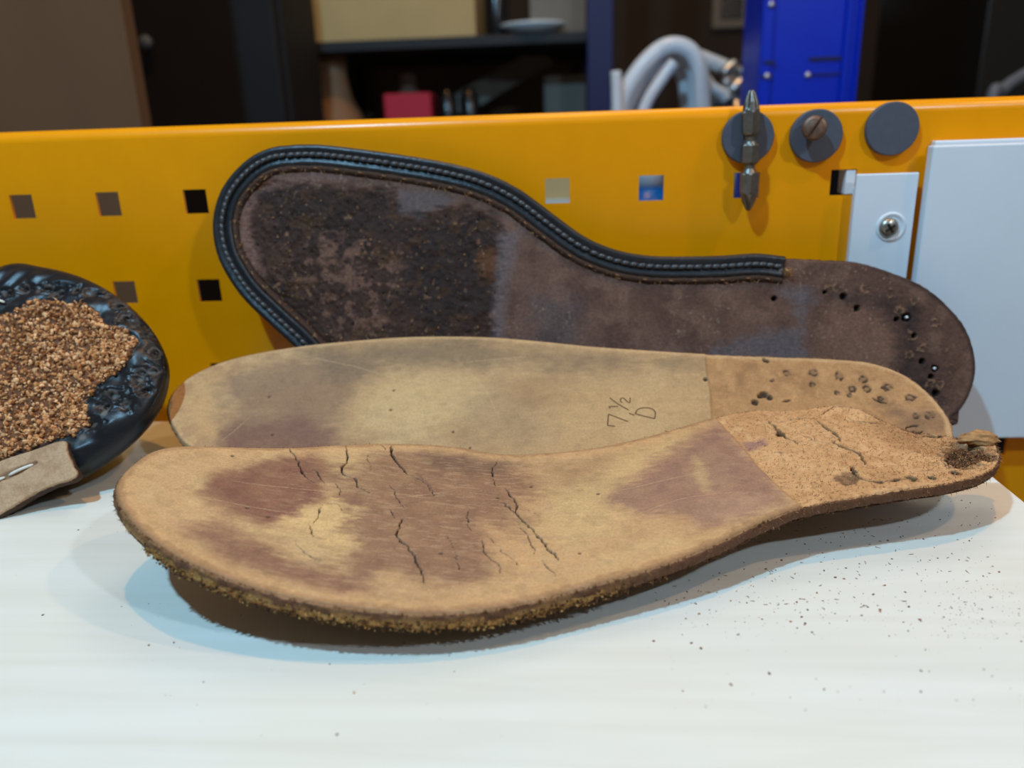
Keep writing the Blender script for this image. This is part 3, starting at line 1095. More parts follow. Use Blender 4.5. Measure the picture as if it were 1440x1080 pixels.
# nap standing on the bare heel
r = np.random.default_rng(9)
hv = np.argwhere((heel > 0.9) & (A.E > 1.0))
pk = hv[r.integers(0, len(hv), 5200)]
pos_ = FS.pos(U[pk[:, 0], pk[:, 1]], W[pk[:, 0], pk[:, 1]]) + FS.nor(U[pk[:, 0], pk[:, 1]], W[pk[:, 0], pk[:, 1]]) * A.D[pk[:, 0], pk[:, 1]][:, None]
fibres('heel_nap', pos_, r.normal(size=(5200, 3)) + np.array([0, 0, 0.55]), 0.35 + 0.55 * r.random(5200), 0.08, M['cork'], front,
       [(210, 160, 108), (196, 144, 92), (226, 178, 126), (160, 112, 70)], 0.18, 10)
pv = np.argwhere((pit > 0.8))
pk = pv[r.integers(0, len(pv), 900)]
pos_ = FS.pos(U[pk[:, 0], pk[:, 1]], W[pk[:, 0], pk[:, 1]]) + FS.nor(U[pk[:, 0], pk[:, 1]], W[pk[:, 0], pk[:, 1]]) * (A.D[pk[:, 0], pk[:, 1]][:, None])
fibres('torn_fibres', pos_, r.normal(size=(900, 3)) * np.array([1.6, 1, .4]) + np.array([0, 0, 0.25]), 0.5 + 0.8 * r.random(900), 0.16, M['cork'], front,
       [(120, 80, 52), (92, 60, 40), (150, 104, 70), (70, 46, 32)], 0.25, 11)
# hidden pad of old cork the forefoot rests on
bm = bmesh.new()
bmesh.ops.create_icosphere(bm, subdivisions=4, radius=1.0)
for v in bm.verts:
    n_ = 1 + 0.3 * (float(vnoise(v.co.x * 3 + 9, v.co.y * 3 + v.co.z * 2)) - 0.5)
    v.co = Vector((-35 + v.co.x * 42 * n_, -128 + v.co.y * 17 * n_, max(0.1, 7.0 + v.co.z * 7.5 * n_)))
link('cork_pad', bm_mesh('cork_pad', bm, True), simple('old_cork', lin(96, 68, 44), 0.9, spec=0.1, var=0.35, vscale=300, bump=0.5, bscale=600), front)
# lifted scrap at the heel end
bm = bmesh.new()
bmesh.ops.create_icosphere(bm, subdivisions=4, radius=1.0)
c0 = FS.uv(1379, 620)
c0 = FS.pos(np.array(c0[0]), np.array(c0[1]))
for v in bm.verts:
    n_ = 1 + 0.35 * (float(vnoise(v.co.x * 2 + 5, v.co.y * 2 + v.co.z * 3)) - 0.5) + 0.2 * (float(vnoise(v.co.x * 6, v.co.z * 6 + v.co.y * 5)) - .5)
    v.co = Vector((c0[0] + v.co.x * 6.0 * n_, c0[1] + v.co.y * 3.2 * n_ + 1.0, c0[2] + 0.6 + v.co.z * 2.3 * n_ - 0.05 * (v.co.x * 6) ** 2 * 0.3))
me = bm_mesh('torn_scrap', bm, True)
link('torn_scrap', me, simple('torn_leather', lin(182, 136, 90), 0.9, spec=0.15, var=0.25, vscale=500, bump=0.6, bscale=1200), front)

# ================================================================== REAR INSOLE
BS = PlaneSurf(-100, 2.6, math.atan(0.58))
back_px = [(265, 628), (247, 608), (236, 585), (236, 565), (248, 545), (272, 526), (310, 509), (360, 496), (430, 485), (500, 478), (570, 473),
           (640, 472), (700, 474), (760, 479), (830, 486), (900, 491), (1000, 497), (1100, 501), (1180, 504), (1230, 510),
           (1270, 525), (1300, 546), (1325, 573), (1339, 600)]
buv = [BS.uv(*p) for p in back_px]
buv += [(128, 18), (118, 10), (100, 6.5), (78, 6), (55, 8), (35, 9), (15, 8), (-10, 5), (-40, 3.5), (-70, 4), (-95, 8), (-115, 15)]
back = thing('leather_insole', (0, -65, 0),
             'smooth tan leather insole propped behind, stamped 7½ D, nail marks round its heel', 'insole',
             'worn leather insoles on the white board')
Bk = Sheet(BS, buv, 820, 230, 0.9)
U, W = Bk.U, Bk.W
Bk.fill((186, 148, 104))
Bk.blend((204, 168, 120), sstep(0.45, 0.7, fbm(U, W, 26, 103)) * 0.6)
Bk.blend((160, 122, 86), sstep(0.5, 0.72, fbm(U, W, 16, 104, ax=2)) * 0.5)
Bk.patch((196, 152, 104), [(230, 590), (245, 540), (310, 508), (330, 525), (310, 560), (305, 610), (270, 640)], 5, 0.8, 4, 105, 9)
Bk.patch((138, 108, 84), [(320, 530), (390, 500), (470, 495), (510, 520), (490, 560), (470, 600), (440, 640), (320, 640), (310, 590)], 5, 0.75, 6, 106, 12)
Bk.patch((126, 90, 74), [(310, 605), (350, 588), (420, 580), (465, 600), (470, 640), (320, 640)], 2.5, 0.85, 3, 107, 9)
Bk.patch((122, 100, 76), [(430, 492), (560, 478), (660, 478), (760, 488), (900, 500), (990, 506), (990, 520), (900, 515), (760, 512), (640, 512), (560, 512), (470, 530)], 4, 0.7, 5, 108, 12)  # shading of the groove below the far rim, painted into the colour
Bk.patch((206, 172, 122), [(510, 545), (560, 530), (640, 525), (690, 545), (640, 600), (560, 620), (500, 600)], 6, 0.7, 7, 109, 12)
Bk.patch((150, 122, 92), [(640, 560), (700, 540), (760, 560), (740, 610), (660, 620)], 6, 0.5, 7, 110, 12)
Bk.patch((192, 154, 106), [(780, 540), (900, 525), (1000, 530), (1000, 585), (900, 620), (790, 630)], 5, 0.6, 5, 111, 12)
hb = poly_sd(U, W, Bk.uvs([(992, 490), (994, 520), (1000, 545), (1003, 590), (1003, 680), (1400, 700), (1420, 480)]))
hl = sstep(0.4, -0.4, hb + (fbm(U, W, 3, 112) - .5) * .5)
Bk.blend((178, 132, 86), hl)
Bk.blend((152, 108, 68), hl * sstep(0.45, 0.7, fbm(U, W, 10, 113)) * 0.6)
Bk.blend((198, 150, 100), hl * sstep(0.5, 0.7, fbm(U, W, 3, 114)) * 0.5)
Bk.patch((110, 82, 64), [(1240, 560), (1300, 570), (1345, 605), (1320, 612), (1270, 600)], 3, 0.6, 3, 115, 6)
Bk.D -= hl * 0.35
Bk.D += hl * (fbm(U, W, 1.6, 116, 3) - .5) * 0.25
Bk.mul(0.6, sstep(0.7, 0.0, np.abs(hb)) * 0.6)
rimb = sstep(2.6, 1.0, Bk.E + (fbm(U, W, 4, 117) - .5) * 1.5)
Bk.blend((206, 166, 118), rimb * 0.7)
Bk.mul(0.62, sstep(1.2, 0.2, Bk.E) * sstep(-90, -130, U))
Bk.mul(0.88, sstep(0.5, 0.68, fbm(U, W, 3.0, 162, 4)) * 0.7)
Bk.mul(1.08, sstep(0.52, 0.7, fbm(U, W, 2.0, 163, 4, ax=1.5, ay=0.6)) * 0.7)
toe = sstep(9, 4, Bk.E) * sstep(-95, -130, U)
Bk.blend((150, 106, 78), toe * sstep(0.4, 0.6, fbm(U, W, 3, 118)) * 0.35)
Bk.mul(1.1, sstep(0.6, 0.75, fbm(U, W, 5, 119, 3, ax=3.0, ay=0.25)) * 0.5)
for k, pts in enumerate([[(430, 500), (500, 512), (590, 535)], [(520, 540), (600, 562), (700, 580)], [(640, 500), (680, 540), (700, 580)], [(310, 620), (350, 580)],
                         [(785, 540), (830, 548)], [(470, 560), (530, 590), (600, 600)], [(660, 505), (740, 500)]]):
    Bk.crack(pts, 0.13, 0.0, (214, 180, 136), 0.38, 190 + k, lip=0.0, jag=0.25)
for k, p in enumerate([(376, 553), (548, 571), (380, 606), (552, 543), (636, 602), (660, 625)]):
    Bk.spot((80, 54, 38), p, 0.7, 0.85, 0.3, k)
ZN = lambda x, y: (980 + x / 3.13, 500 + y / 3.13)
for k, (p, r_) in enumerate([((397, 68), 1.9), ((518, 68), 2.0), ((630, 80), 2.0), ((738, 95), 2.0), ((846, 126), 2.0), ((945, 178), 2.0), ((1030, 256), 2.1),
                             ((513, 114), 1.3), ((626, 146), 1.0), ((680, 155), 1.2), ((757, 132), 1.8), ((818, 172), 1.1), ((970, 252), 1.2), ((335, 96), 0.9),
                             ((690, 130), 1.6)]):
    Bk.spot((96, 70, 54), ZN(*p), r_ * 1.25, 0.5, 0.0, k, hard=0.3)
    c = BS.uv(*ZN(*p))
    dd = np.hypot(U - c[0], W - c[1]) * (0.45 + 1.1 * fbm(U, W, 1.5, k * 3 + 7, 2))
    ring = sstep(0.55, 0.15, np.abs(dd - r_ * 0.62))
    ring = ring * sstep(0.36, 0.56, fbm(U, W, 1.1, k + 140, 2))
    Bk.blend((52, 38, 32), ring * 0.85)
    Bk.D -= 0.55 * ring
for k, (p, r_) in enumerate([((262, 185), 1.4), ((300, 152), 1.6), ((325, 165), 1.2), ((282, 160), 1.0), ((310, 20), 0.8), ((40, 95), 0.9)]):
    Bk.spot((34, 26, 24), ZN(*p), r_ * 1.1, 0.92, 1.4, k)
Bk.crack([ZN(*p) for p in [(292, 8), (312, 26)]], 0.5, 1.2, (50, 32, 22), 0.9, 201)
for k, pts in enumerate([[(930, 300), (980, 298)], [(945, 330), (1000, 320)], [(380, 180), (420, 178)], [(780, 170), (840, 190)]]):
    Bk.crack([ZN(*p) for p in pts], 0.3, 0.8, (60, 40, 28), 0.9, 210 + k)
# dished towards the middle, far rim turned up
Bk.D -= 2.2 * sstep(0, 22, Bk.E) * sstep(-150, -100, U)
Bk.D += (fbm(U, W, 34, 121, 2) - .5) * 1.2 * sstep(0, 12, Bk.E)
Bk.build('insole_body', M['leather'], back, 4.2, (136, 98, 70), 0.4)
rim_fibres(Bk, 1500, (0.3, 1.0), [(176, 132, 92), (150, 108, 74), (200, 158, 112)], 18, back, depth=(0.2, 3.8))


def ribbon(bm, S, sheet, pts, wd, lift=0.07):
    P = smooth_open([S.uv(*p) for p in pts], 6) if len(pts) > 2 else np.array([S.uv(*p) for p in pts])
    # sample relief of the sheet so that the stamp follows it
    Q = []
    for i in range(len(P)):
        t = P[min(i + 1, len(P) - 1)] - P[max(i - 1, 0)]
        t = t / (np.hypot(*t) + 1e-9)
        nrm = np.array([-t[1], t[0]])
        row = []
        for s_ in (-1, 1):
            q = P[i] + nrm * wd / 2 * s_
            iu = int(np.clip(np.searchsorted(sheet.u, q[0]), 1, sheet.ns - 1))
            jv = int(np.argmin(np.abs(sheet.W[iu] - q[1])))
            dd = sheet.D[iu, jv]
            p3 = S.pos(np.array(q[0]), np.array(q[1])) + S.nor(np.array(q[0]), np.array(q[1])) * (dd + lift)
            row.append(bm.verts.new(p3))
        Q.append(row)
    for i in range(len(Q) - 1):
        bm.faces.new((Q[i][0], Q[i + 1][0], Q[i + 1][1], Q[i][1]))


ZS = lambda x, y: (780 + x / 4.5, 500 + y / 4.5)
bm = bmesh.new()
for pts in [[(384, 425), (336, 420)], [(336, 420), (342, 348)], [(342, 348), (466, 395)],          # 7
            [(345, 300), (402, 300)], [(352, 312), (345, 300)],                                  # 1
            [(350, 245), (400, 282), (470, 322)],                                                # /
            [(428, 275), (418, 262), (422, 248), (436, 246), (450, 258), (466, 272), (476, 276)], [(478, 276), (480, 244)],   # 2
            [(472, 342), (506, 354)],                                                             # dash
            [(512, 345), (575, 362), (636, 376)], [(636, 376), (640, 340), (625, 318), (590, 308), (550, 310), (525, 322), (512, 345)]]:   # D
    ribbon(bm, BS, Bk, [ZS(*p) for p in pts], 0.42)
tag(link('size_stamp', bm_mesh('size_stamp', bm), M['ink'], back), 'stamped size mark 7½ D')

# ================================================================== DARK SOLE WITH WELT, LEANING ON THE PANEL
OS = PlaneSurf(-43, 2.0, math.atan(1 / 0.31))
sole_px = [(413, 482), (380, 452), (347, 420), (327, 393), (310, 360), (303, 323), (307, 290), (320, 260), (347, 230), (377, 213), (407, 208), (447, 207),
           (497, 212), (563, 221), (627, 232), (680, 246), (730, 270), (780, 307), (823, 337), (867, 355), (913, 363), (963, 364),
           (1013, 363), (1063, 360), (1103, 364), (1160, 367), (1206, 370), (1259, 386), (1298, 403), (1330, 428), (1354, 456), (1368, 488),
           (1372, 520), (1365, 551), (1351, 576), (1338, 588)]
suv = [OS.uv(*p) for p in sole_px]
suv_all = suv + [(150, 2.5), (130, 0.5), (105, 0.8), (75, 5), (45, 7), (15, 4), (-15, 1), (-45, 2), (-70, 9), (-88, 20)]
sole = thing('shoe_sole', (0, -40, 0), 'dark brown leather shoe sole with black stitched welt leaning on the yellow panel', 'shoe sole')
So = Sheet(OS, suv_all, 860, 240, 0.6)
U, W = So.U, So.W
So.fill((104, 76, 64))
So.blend((84, 60, 50), sstep(0.4, 0.65, fbm(U, W, 16, 301)) * 0.8)
So.blend((122, 92, 78), sstep(0.5, 0.7, fbm(U, W, 7, 302)) * 0.5)
# dark tarry hollow of the forefoot
HOL = [(352, 262), (385, 255), (450, 262), (520, 266), (556, 272), (566, 305), (600, 302), (650, 290), (690, 300), (706, 325), (706, 345), (698, 400), (692, 480),
       (560, 500), (450, 490), (410, 440), (370, 400), (352, 350), (345, 300)]
hol = So.patch((58, 40, 33), HOL, 1.6, 0.95, 2.5, 303, 4)
So.D -= hol * 0.9
So.D += hol * ((fbm(U, W, 6, 304, 4) - .5) * 1.6 + (fbm(U, W, 1.6, 305, 3) - .5) * 0.9)
So.patch((42, 32, 30), [(560, 320), (690, 305), (700, 380), (690, 440), (620, 470), (560, 420)], 4, 0.75, 4, 306, 7)
So.patch((42, 31, 28), [(370, 265), (540, 270), (560, 330), (500, 360), (400, 330)], 4, 0.6, 4, 307, 7)
sc_ = So.patch(None, [(430, 350), (510, 330), (560, 340), (560, 400), (540, 470), (470, 480), (440, 420), (385, 390)], 3, 1.0, 6, 308, 6)
So.blend((112, 80, 66), sc_ * sstep(0.48, 0.62, fbm(U, W, 3.5, 309, 4)) * 0.85)
So.blend((74, 50, 32), hol * sstep(0.6, 0.72, fbm(U, W, 5, 310, 3)) * 0.7)
So.patch((100, 62, 36), [(672, 352), (702, 350), (700, 395), (675, 385)], 1.5, 0.7, 2.5, 311, 3)
So.patch((88, 82, 84), [(560, 268), (615, 270), (640, 282), (590, 305), (562, 300)], 1.2, 0.7, 1.5, 312, 3)
bl = So.patch(None, [(375, 380), (420, 420), (450, 440), (420, 450), (380, 410)], 1, 1, 1.5, 313, 3)
So.mul(0.5, bl)
# pinkish band inside the welt round the toe
So.patch((118, 86, 76), [(340, 290), (365, 245), (430, 237), (520, 250), (430, 256), (360, 268), (350, 320), (372, 390), (352, 380), (338, 330)], 1.2, 0.8, 1.5, 314, 5)
# grey bar across the ball and smears
So.patch((104, 92, 92), [(700, 330), (735, 322), (715, 400), (706, 500), (690, 500), (696, 400)], 1.6, 0.65, 1.5, 315, 5)
So.patch((82, 74, 74), [(745, 415), (815, 420), (815, 490), (745, 490)], 4, 0.6, 4, 316, 6)
So.patch((98, 94, 98), [(1000, 490), (1060, 470), (1120, 462), (1122, 410), (1130, 410), (1134, 510), (1000, 515)], 2, 0.6, 2.5, 317, 3)
So.patch((96, 92, 96), [(1090, 408), (1140, 405), (1150, 425), (1110, 425)], 2, 0.55, 2, 318, 3)
So.patch((122, 90, 72), [(1165, 430), (1210, 425), (1262, 455), (1272, 480), (1250, 520), (1150, 520)], 4, 0.65, 5, 319, 8)
So.patch((34, 29, 30), [(1240, 425), (1290, 430), (1290, 480), (1310, 515), (1330, 560), (1300, 580), (1262, 520), (1272, 470)], 3, 0.75, 4, 320, 6)
So.patch((40, 33, 32), [(1160, 405), (1260, 420), (1250, 440), (1200, 432), (1165, 420)], 2.5, 0.6, 3, 321, 5)
So.blend((150, 128, 112), sstep(0.70, 0.8, fbm(U, W, 1.3, 322, 3)) * sstep(0.45, 0.6, fbm(U, W, 20, 323)) * 0.55 * (1 - hol))
So.blend((130, 96, 70), sstep(0.7, 0.82, fbm(U, W, 1.8, 324, 3)) * hol * 0.7)
So.mul(0.45, sstep(2.2, 0.6, So.E) * sstep(110, 140, U))
for k, p in enumerate([(1163, 408), (1177, 405), (1216, 406), (1252, 414), (1285, 423), (1315, 454), (1327, 490), (1338, 520), (1282, 473), (1297, 490), (1308, 540),
                       (1265, 438), (1322, 540), (1278, 500)]):
    So.spot((70, 50, 42), p, 2.6, 0.5, 0, k)
    c = OS.uv(*p)
    dd = np.hypot(U - c[0], W - c[1]) * (0.45 + 1.1 * fbm(U, W, 1.8, k + 300, 3))
    rg = sstep(0.8, 0.2, np.abs(dd - 1.3)) * sstep(0.35, 0.6, fbm(U, W, 1.3, k + 340, 2))
    So.blend((148, 112, 84), rg * 0.5)
    So.D += 0.35 * rg
for k, (p, r_) in enumerate([((1186, 417), 1.6), ((1205, 434), 1.4), ((1160, 411), 0.9), ((1089, 420), 1.2), ((1261, 449), 1.2), ((1286, 472), 1.3), ((1296, 508), 1.4), ((1309, 530), 1.2),
                             ((1316, 553), 1.6), ((1275, 446), 2.2), ((1315, 518), 1.6)]):
    So.spot((18, 14, 14), p, r_, 0.95, 2.2, k)
So.D += (fbm(U, W, 24, 330, 2) - .5) * 0.8 + (fbm(U, W, 0.9, 331, 2) - .5) * 0.10
So.build('sole_body', M['sole'], sole, 4.6, (22, 19, 19), 0.25)
# two see-through nail holes: pale plugs added in place of the light behind
for k, p in enumerate([(1276, 446), (1315, 518)]):
    u0, v0 = OS.uv(*p)
    c = OS.pos(np.array(u0), np.array(v0)) - OS.N * 0.6
    bm = bmesh.new()
    lathe(bm, [(0.02, -1.5), (0.55, -1.5), (0.6, 0.2), (0.35, 0.45), (0.02, 0.5)], c, OS.N, 16)
    link('nail', bm_mesh('nail', bm, True), simple('pale_hole_plug', lin(225, 228, 230), 0.35, metal=0.3), sole)

# welt strip
CH = smooth_open(suv[:25], 10)                       # from lower toe round to the waist
CH = np.vstack([np.array([[-93, 24.0], [-98, 29]]), CH])
wcol = None
sweep('welt', OS, CH[::-1], [(-0.9, -3.4), (-0.9, 0.5), (-0.5, 1.3), (0.4, 1.75), (1.2, 1.6), (1.8, 1.2), (3.4, 1.05), (5.0, 1.2), (5.5, 1.5), (6.2, 1.75),
                             (6.9, 1.6), (7.4, 1.0), (7.5, -0.6), (3, -1.0)], M['black_polish'], sole, True, 0.10)
sweep('inseam', OS, CH[::-1], [(7.2, -0.8), (7.3, 1.0), (8.3, 1.5), (9.2, 1.0), (9.9, 0.2), (10.2, -0.8)],
      M['sole'], sole, True, 0.25, [(44, 32, 28), (60, 42, 34), (78, 54, 40), (62, 44, 36), (48, 36, 32), (44, 32, 28)], 5)
# lock stitches lying in the groove, one by one
u_, v_, tu_, tv_, l_ = strip_chain(OS, CH[::-1])
pitch = 3.05
bm = bmesh.new()
tube(bm, [(-1.55, 0, -0.5), (-1.2, 0.12, 0.25), (-0.4, 0.1, 0.62), (0.4, -0.1, 0.62), (1.2, -0.12, 0.25), (1.55, 0, -0.5)],
     [0.5, 0.8, 0.95, 0.95, 0.8, 0.5], 7)
stm = bm_mesh('stitch', bm, True)
bm = bmesh.new()
tube(bm, [(-0.9, 0, -0.4), (-0.3, 0.05, 0.25), (0.4, -0.05, 0.22), (0.9, 0, -0.4)], [0.18, 0.26, 0.26, 0.18], 6)
ssm = bm_mesh('seam_stitch', bm, True)
M['seam_thread'] = simple('old_tan_thread', lin(150, 112, 76), 0.9, var=0.3, vscale=700)
for l0 in np.arange(2.0, l_[-1] - 1.5, pitch):
    k = int(np.searchsorted(l_, l0))
    t3 = np.array(OS.U) * tu_[k] + OS.V * tv_[k]
    s3 = np.cross(OS.N, t3)
    o = link('stitch', stm, M['black_thread'], sole)
    c = OS.pos(np.array(u_[k]), np.array(v_[k])) + s3 * 3.4 + OS.N * 1.35
    # threads lie slightly across the groove
    a = 0.30 + random.uniform(-0.06, 0.06)
    tx = t3 * math.cos(a) + s3 * math.sin(a)
    ty = np.cross(OS.N, tx)
    R_ = Matrix(((tx[0], ty[0], OS.N[0], c[0] * K), (tx[1], ty[1], OS.N[1], c[1] * K), (tx[2], ty[2], OS.N[2], c[2] * K), (0, 0, 0, 1)))
    o.matrix_basis = R_
for l0 in np.arange(5.0, l_[-1] - 3, 9.4):
    k = int(np.searchsorted(l_, l0 + random.uniform(-1, 1)))
    t3 = np.array(OS.U) * tu_[k] + OS.V * tv_[k]
    s3 = np.cross(OS.N, t3)
    o = link('seam_stitch', ssm, M['seam_thread'], sole)
    c = OS.pos(np.array(u_[k]), np.array(v_[k])) + s3 * 8.6 + OS.N * 1.45
    R_ = Matrix(((t3[0], s3[0], OS.N[0], c[0] * K), (t3[1], s3[1], OS.N[1], c[1] * K), (t3[2], s3[2], OS.N[2], c[2] * K), (0, 0, 0, 1)))
    o.matrix_basis = R_
r = np.random.default_rng(31)
n = 260
pk = r.integers(0, len(u_), n)
offs = 8.8 + r.random(n) * 1.5
pp = OS.pos(u_[pk] - tv_[pk] * offs, v_[pk] + tu_[pk] * offs) + OS.N * 1.0
fibres('seam_fibres', pp, r.normal(size=(n, 3)) + OS.N * 0.6, 0.5 + 1.2 * r.random(n), 0.12, M['cork'], sole, [(150, 108, 70), (110, 76, 50), (176, 136, 92)], 0.25, 32)
# frayed end of the welt
e = OS.uv(1106, 382)
ce = OS.pos(np.array(e[0]), np.array(e[1])) + OS.N * 1.0
n = 60
fibres('welt_fray', ce + r.normal(size=(n, 3)) * 0.8, r.normal(size=(n, 3)) * .7 + np.array([1.0, -.6, -.3]), 0.8 + 1.2 * r.random(n), 0.16, M['cork'], sole,
       [(190, 146, 96), (150, 106, 66)], 0.25, 33)
# crumbs stuck to the old cement
n = 420
kk = np.argwhere((hol > 0.7))
pk = kk[r.integers(0, len(kk), n)]
pp = OS.pos(U[pk[:, 0], pk[:, 1]], W[pk[:, 0], pk[:, 1]]) + OS.N * (So.D[pk[:, 0], pk[:, 1]][:, None] + 0.1)
grains('cement_crumbs', pp, 0.18 + 0.35 * r.random(n) ** 2, M['cork'], sole, [(104, 74, 52), (60, 42, 36), (44, 34, 32), (140, 104, 78)], 0.3, 34)

# ================================================================== BLACK SHOE WITH THE SOLE OFF
ang = math.radians(49)
SS = PlaneSurf(-96, 12.5, ang)
shoe_px = [(0, 364), (50, 367), (105, 381), (155, 408), (195, 446), (219, 490), (219, 532), (198, 576), (158, 618), (105, 656), (60, 677), (0, 698)]
shuv = [SS.uv(*p) for p in shoe_px]
a0, a1 = shuv[0], shuv[-1]
shuv_all = shuv + [(a1[0] - 25, a1[1] + 2), (a1[0] - 55, a1[1] + 10), (a1[0] - 90, a1[1] + 14), (a1[0] - 130, a1[1] + 12), (a1[0] - 158, a1[1] + 22), (a1[0] - 168, a1[1] + 40),
                   (a1[0] - 160, a1[1] + 60), (a1[0] - 132, a1[1] + 72), (a1[0] - 90, a1[1] + 76), (a1[0] - 45, a1[1] + 82)]
shoe = thing('shoe', (-260, -60, 0), 'black leather shoe lying upturned beside the insoles, sole off, cork filler bared', 'shoe')
Sh = Sheet(SS, shuv_all, 620, 240, 0.01)
Sh.D -= 5.0 * (1 - np.sqrt(np.maximum(0, 1 - (1 - np.clip(Sh.E, 0, 11) / 11) ** 2)))
U, W = Sh.U, Sh.W
Sh.fill((26, 26, 29))
Sh.blend((58, 56, 58), sstep(0.52, 0.7, fbm(U, W, 4, 401, 4)) * sstep(3, 8, Sh.E) * 0.5)
Sh.blend((40, 34, 30), sstep(0.5, 0.7, fbm(U, W, 9, 402, 3)) * 0.4)
# pleats pulled over the last, radiating across the margin
per_ang = np.arctan2(W - 42, U - (a0[0] - 10))
pl = np.sin(per_ang * 34 + 3 * fbm(U, W, 12, 403, 2))
band = sstep(2.5, 6, Sh.E) * sstep(26, 18, Sh.E)
Sh.D += pl * 0.4 * band + (fbm(U, W, 7, 404, 2) - .5) * 1.6 * band
ZP = lambda x, y: (x / 2.7, 340 + y / 2.7)
holes = [(30, 195), (95, 175), (170, 178), (222, 192), (285, 180), (365, 188), (440, 230), (466, 282), (530, 300), (565, 335), (572, 405), (565, 480), (520, 515), (540, 555),
         (430, 580), (470, 612), (395, 620), (330, 690), (-60, 205), (-120, 215)]
for k, p in enumerate(holes):
    c = SS.uv(*ZP(*p))
    dd = np.hypot((U - c[0]) * (0.8 + .3 * math.sin(k * 2.1)), W - c[1]) * (0.55 + .9 * fbm(U, W, 2.2, k + 400, 3))
    Sh.D -= 1.3 * sstep(3.6, 0.6, dd)
    rg = sstep(0.8, 0.2, np.abs(dd - 1.5)) * sstep(0.38, 0.6, fbm(U, W, 1.6, k + 440, 2))
    Sh.D += 0.45 * rg
    Sh.blend((112, 98, 88), rg * 0.4)
    hm = sstep(1.0, 0.5, dd)
    Sh.D -= 0.9 * hm
    Sh.blend((50, 36, 28), hm * sstep(0.3, 0.6, fbm(U, W, 1.0, k + 460, 2)))
    Sh.blend((12, 10, 10), sstep(0.55, 0.3, dd))
for k, p in enumerate([(560, 480), (432, 580), (525, 515), (470, 610), (395, 650), (310, 740)]):
    Sh.spot((122, 120, 116), ZP(*p), 1.5, 0.7, 0, k + 20)
CORK = [(-160, 320), (0, 280), (60, 262), (160, 224), (300, 236), (370, 270), (402, 312), (478, 340), (516, 385), (480, 460), (400, 530), (330, 592), (344, 680), (282, 730), (230, 745), (0, 832), (-160, 890)]
cuv = [SS.uv(*ZP(*p)) for p in CORK] + [(a1[0] - 100, a1[1] + 26), (a1[0] - 110, a1[1] + 55), (a1[0] - 60, a1[1] + 66)]
cs = poly_sd(U, W, cuv) + (fbm(U, W, 3, 405, 4) - .5) * 3.5
cm = sstep(0.6, -0.6, cs)
Sh.blend((112, 70, 42), cm)
Sh.D += cm * (0.6 + (fbm(U, W, 3.0, 406, 4) - .5) * 1.6)
Sh.build('upper', M['shoe'], shoe, 10, (17, 17, 19), 0.05,
         prof=[(0.2, 6.2), (0.1, 8), (-0.6, 10.5), (-2.6, 14), (-5.6, 18), (-10, 22), (-15, 26), (-21, 29), (-28, 32), (-34, 34)], under=-1, zmin=0.15)
r = np.random.default_rng(41)
kk = np.argwhere(cs < 0.0)
n = 7200
vis = kk[U[kk[:, 0], kk[:, 1]] > -265]
pk = vis[r.integers(0, len(vis), n)]
pp = SS.pos(U[pk[:, 0], pk[:, 1]] + r.normal(size=n) * .2, W[pk[:, 0], pk[:, 1]] + r.normal(size=n) * .2) + SS.N * (Sh.D[pk[:, 0], pk[:, 1]] + r.random(n) * 0.9 - 0.1)[:, None]
sz = 0.34 + 0.55 * r.random(n) ** 2
o = grains('cork_filler', pp, sz, M['cork'], shoe, [(204, 144, 92), (180, 120, 72), (218, 162, 110), (128, 80, 48), (230, 182, 134)], 0.25, 42)
n = 500
pk = vis[r.integers(0, len(vis), n)]
pp = SS.pos(U[pk[:, 0], pk[:, 1]], W[pk[:, 0], pk[:, 1]]) + SS.N * (Sh.D[pk[:, 0], pk[:, 1]] + 0.9)[:, None]
fibres('cork_shreds', pp, r.normal(size=(n, 3)), 1.0 + 1.6 * r.random(n), 0.26, M['cork'], shoe, [(224, 178, 126), (196, 144, 96), (150, 100, 62)], 0.2, 43, 0.3)

# piece of the old leather welt still sewn to the near side
WS = PlaneSurf(-96 - 2.4 * math.sin(ang), 12.5 + 2.4 * math.cos(ang), ang)
wp = [(87, 620), (93, 634), (100, 652), (106, 670), (70, 683), (40, 698), (0, 722), (-60, 752), (-90, 768), (-96, 700), (-60, 678), (0, 648), (45, 633)]
wuv = [WS.uv(*p) for p in wp]
Wt = Sheet(WS, wuv, 260, 70, 0.5)
U, W = Wt.U, Wt.W
Wt.fill((188, 154, 120))
Wt.blend((164, 128, 96), sstep(0.45, 0.65, fbm(U, W, 5, 411, 4)) * 0.6)
Wt.D += (fbm(U, W, 1.4, 412, 3) - .5) * 0.4
gp = [(-70, 704), (-20, 682), (12, 668), (30, 660), (50, 651)]
Wt.crack(gp, 0.8, 0.7, (110, 80, 58), 0.7, 413, jag=0.2, lip=0.1)
wo = Wt.build('welt_piece', M['leather'], shoe, 4.0, (66, 46, 34), 0.4, zmin=0.15)
gp3 = smooth_open([WS.uv(*p) for p in gp], 8)


def thread(pxa, pxb, parent, S, lift=0.25):
    a_, b_ = np.array(S.uv(*pxa)), np.array(S.uv(*pxb))
    bm = bmesh.new()
    pts = []
    for t in np.linspace(0, 1, 9):
        q = a_ + (b_ - a_) * t
        pts.append(S.pos(np.array(q[0]), np.array(q[1])) + S.N * (lift + 0.5 * math.sin(math.pi * t) - 0.5))
    tube(bm, pts, [0.35] + [0.5] * 7 + [0.35], 8)
    return link('thread', bm_mesh('thread', bm, True), M['thread'], parent)


thread((12, 668), (46, 653), wo, WS)
thread((-32, 688), (6, 671), wo, WS)
rim_fibres(Wt, 500, (0.3, 0.9), [(190, 156, 122), (160, 124, 92)], 44, shoe, depth=(0.2, 3.0))
thread((-14, 420), (9, 427), shoe, SS, 1.6)

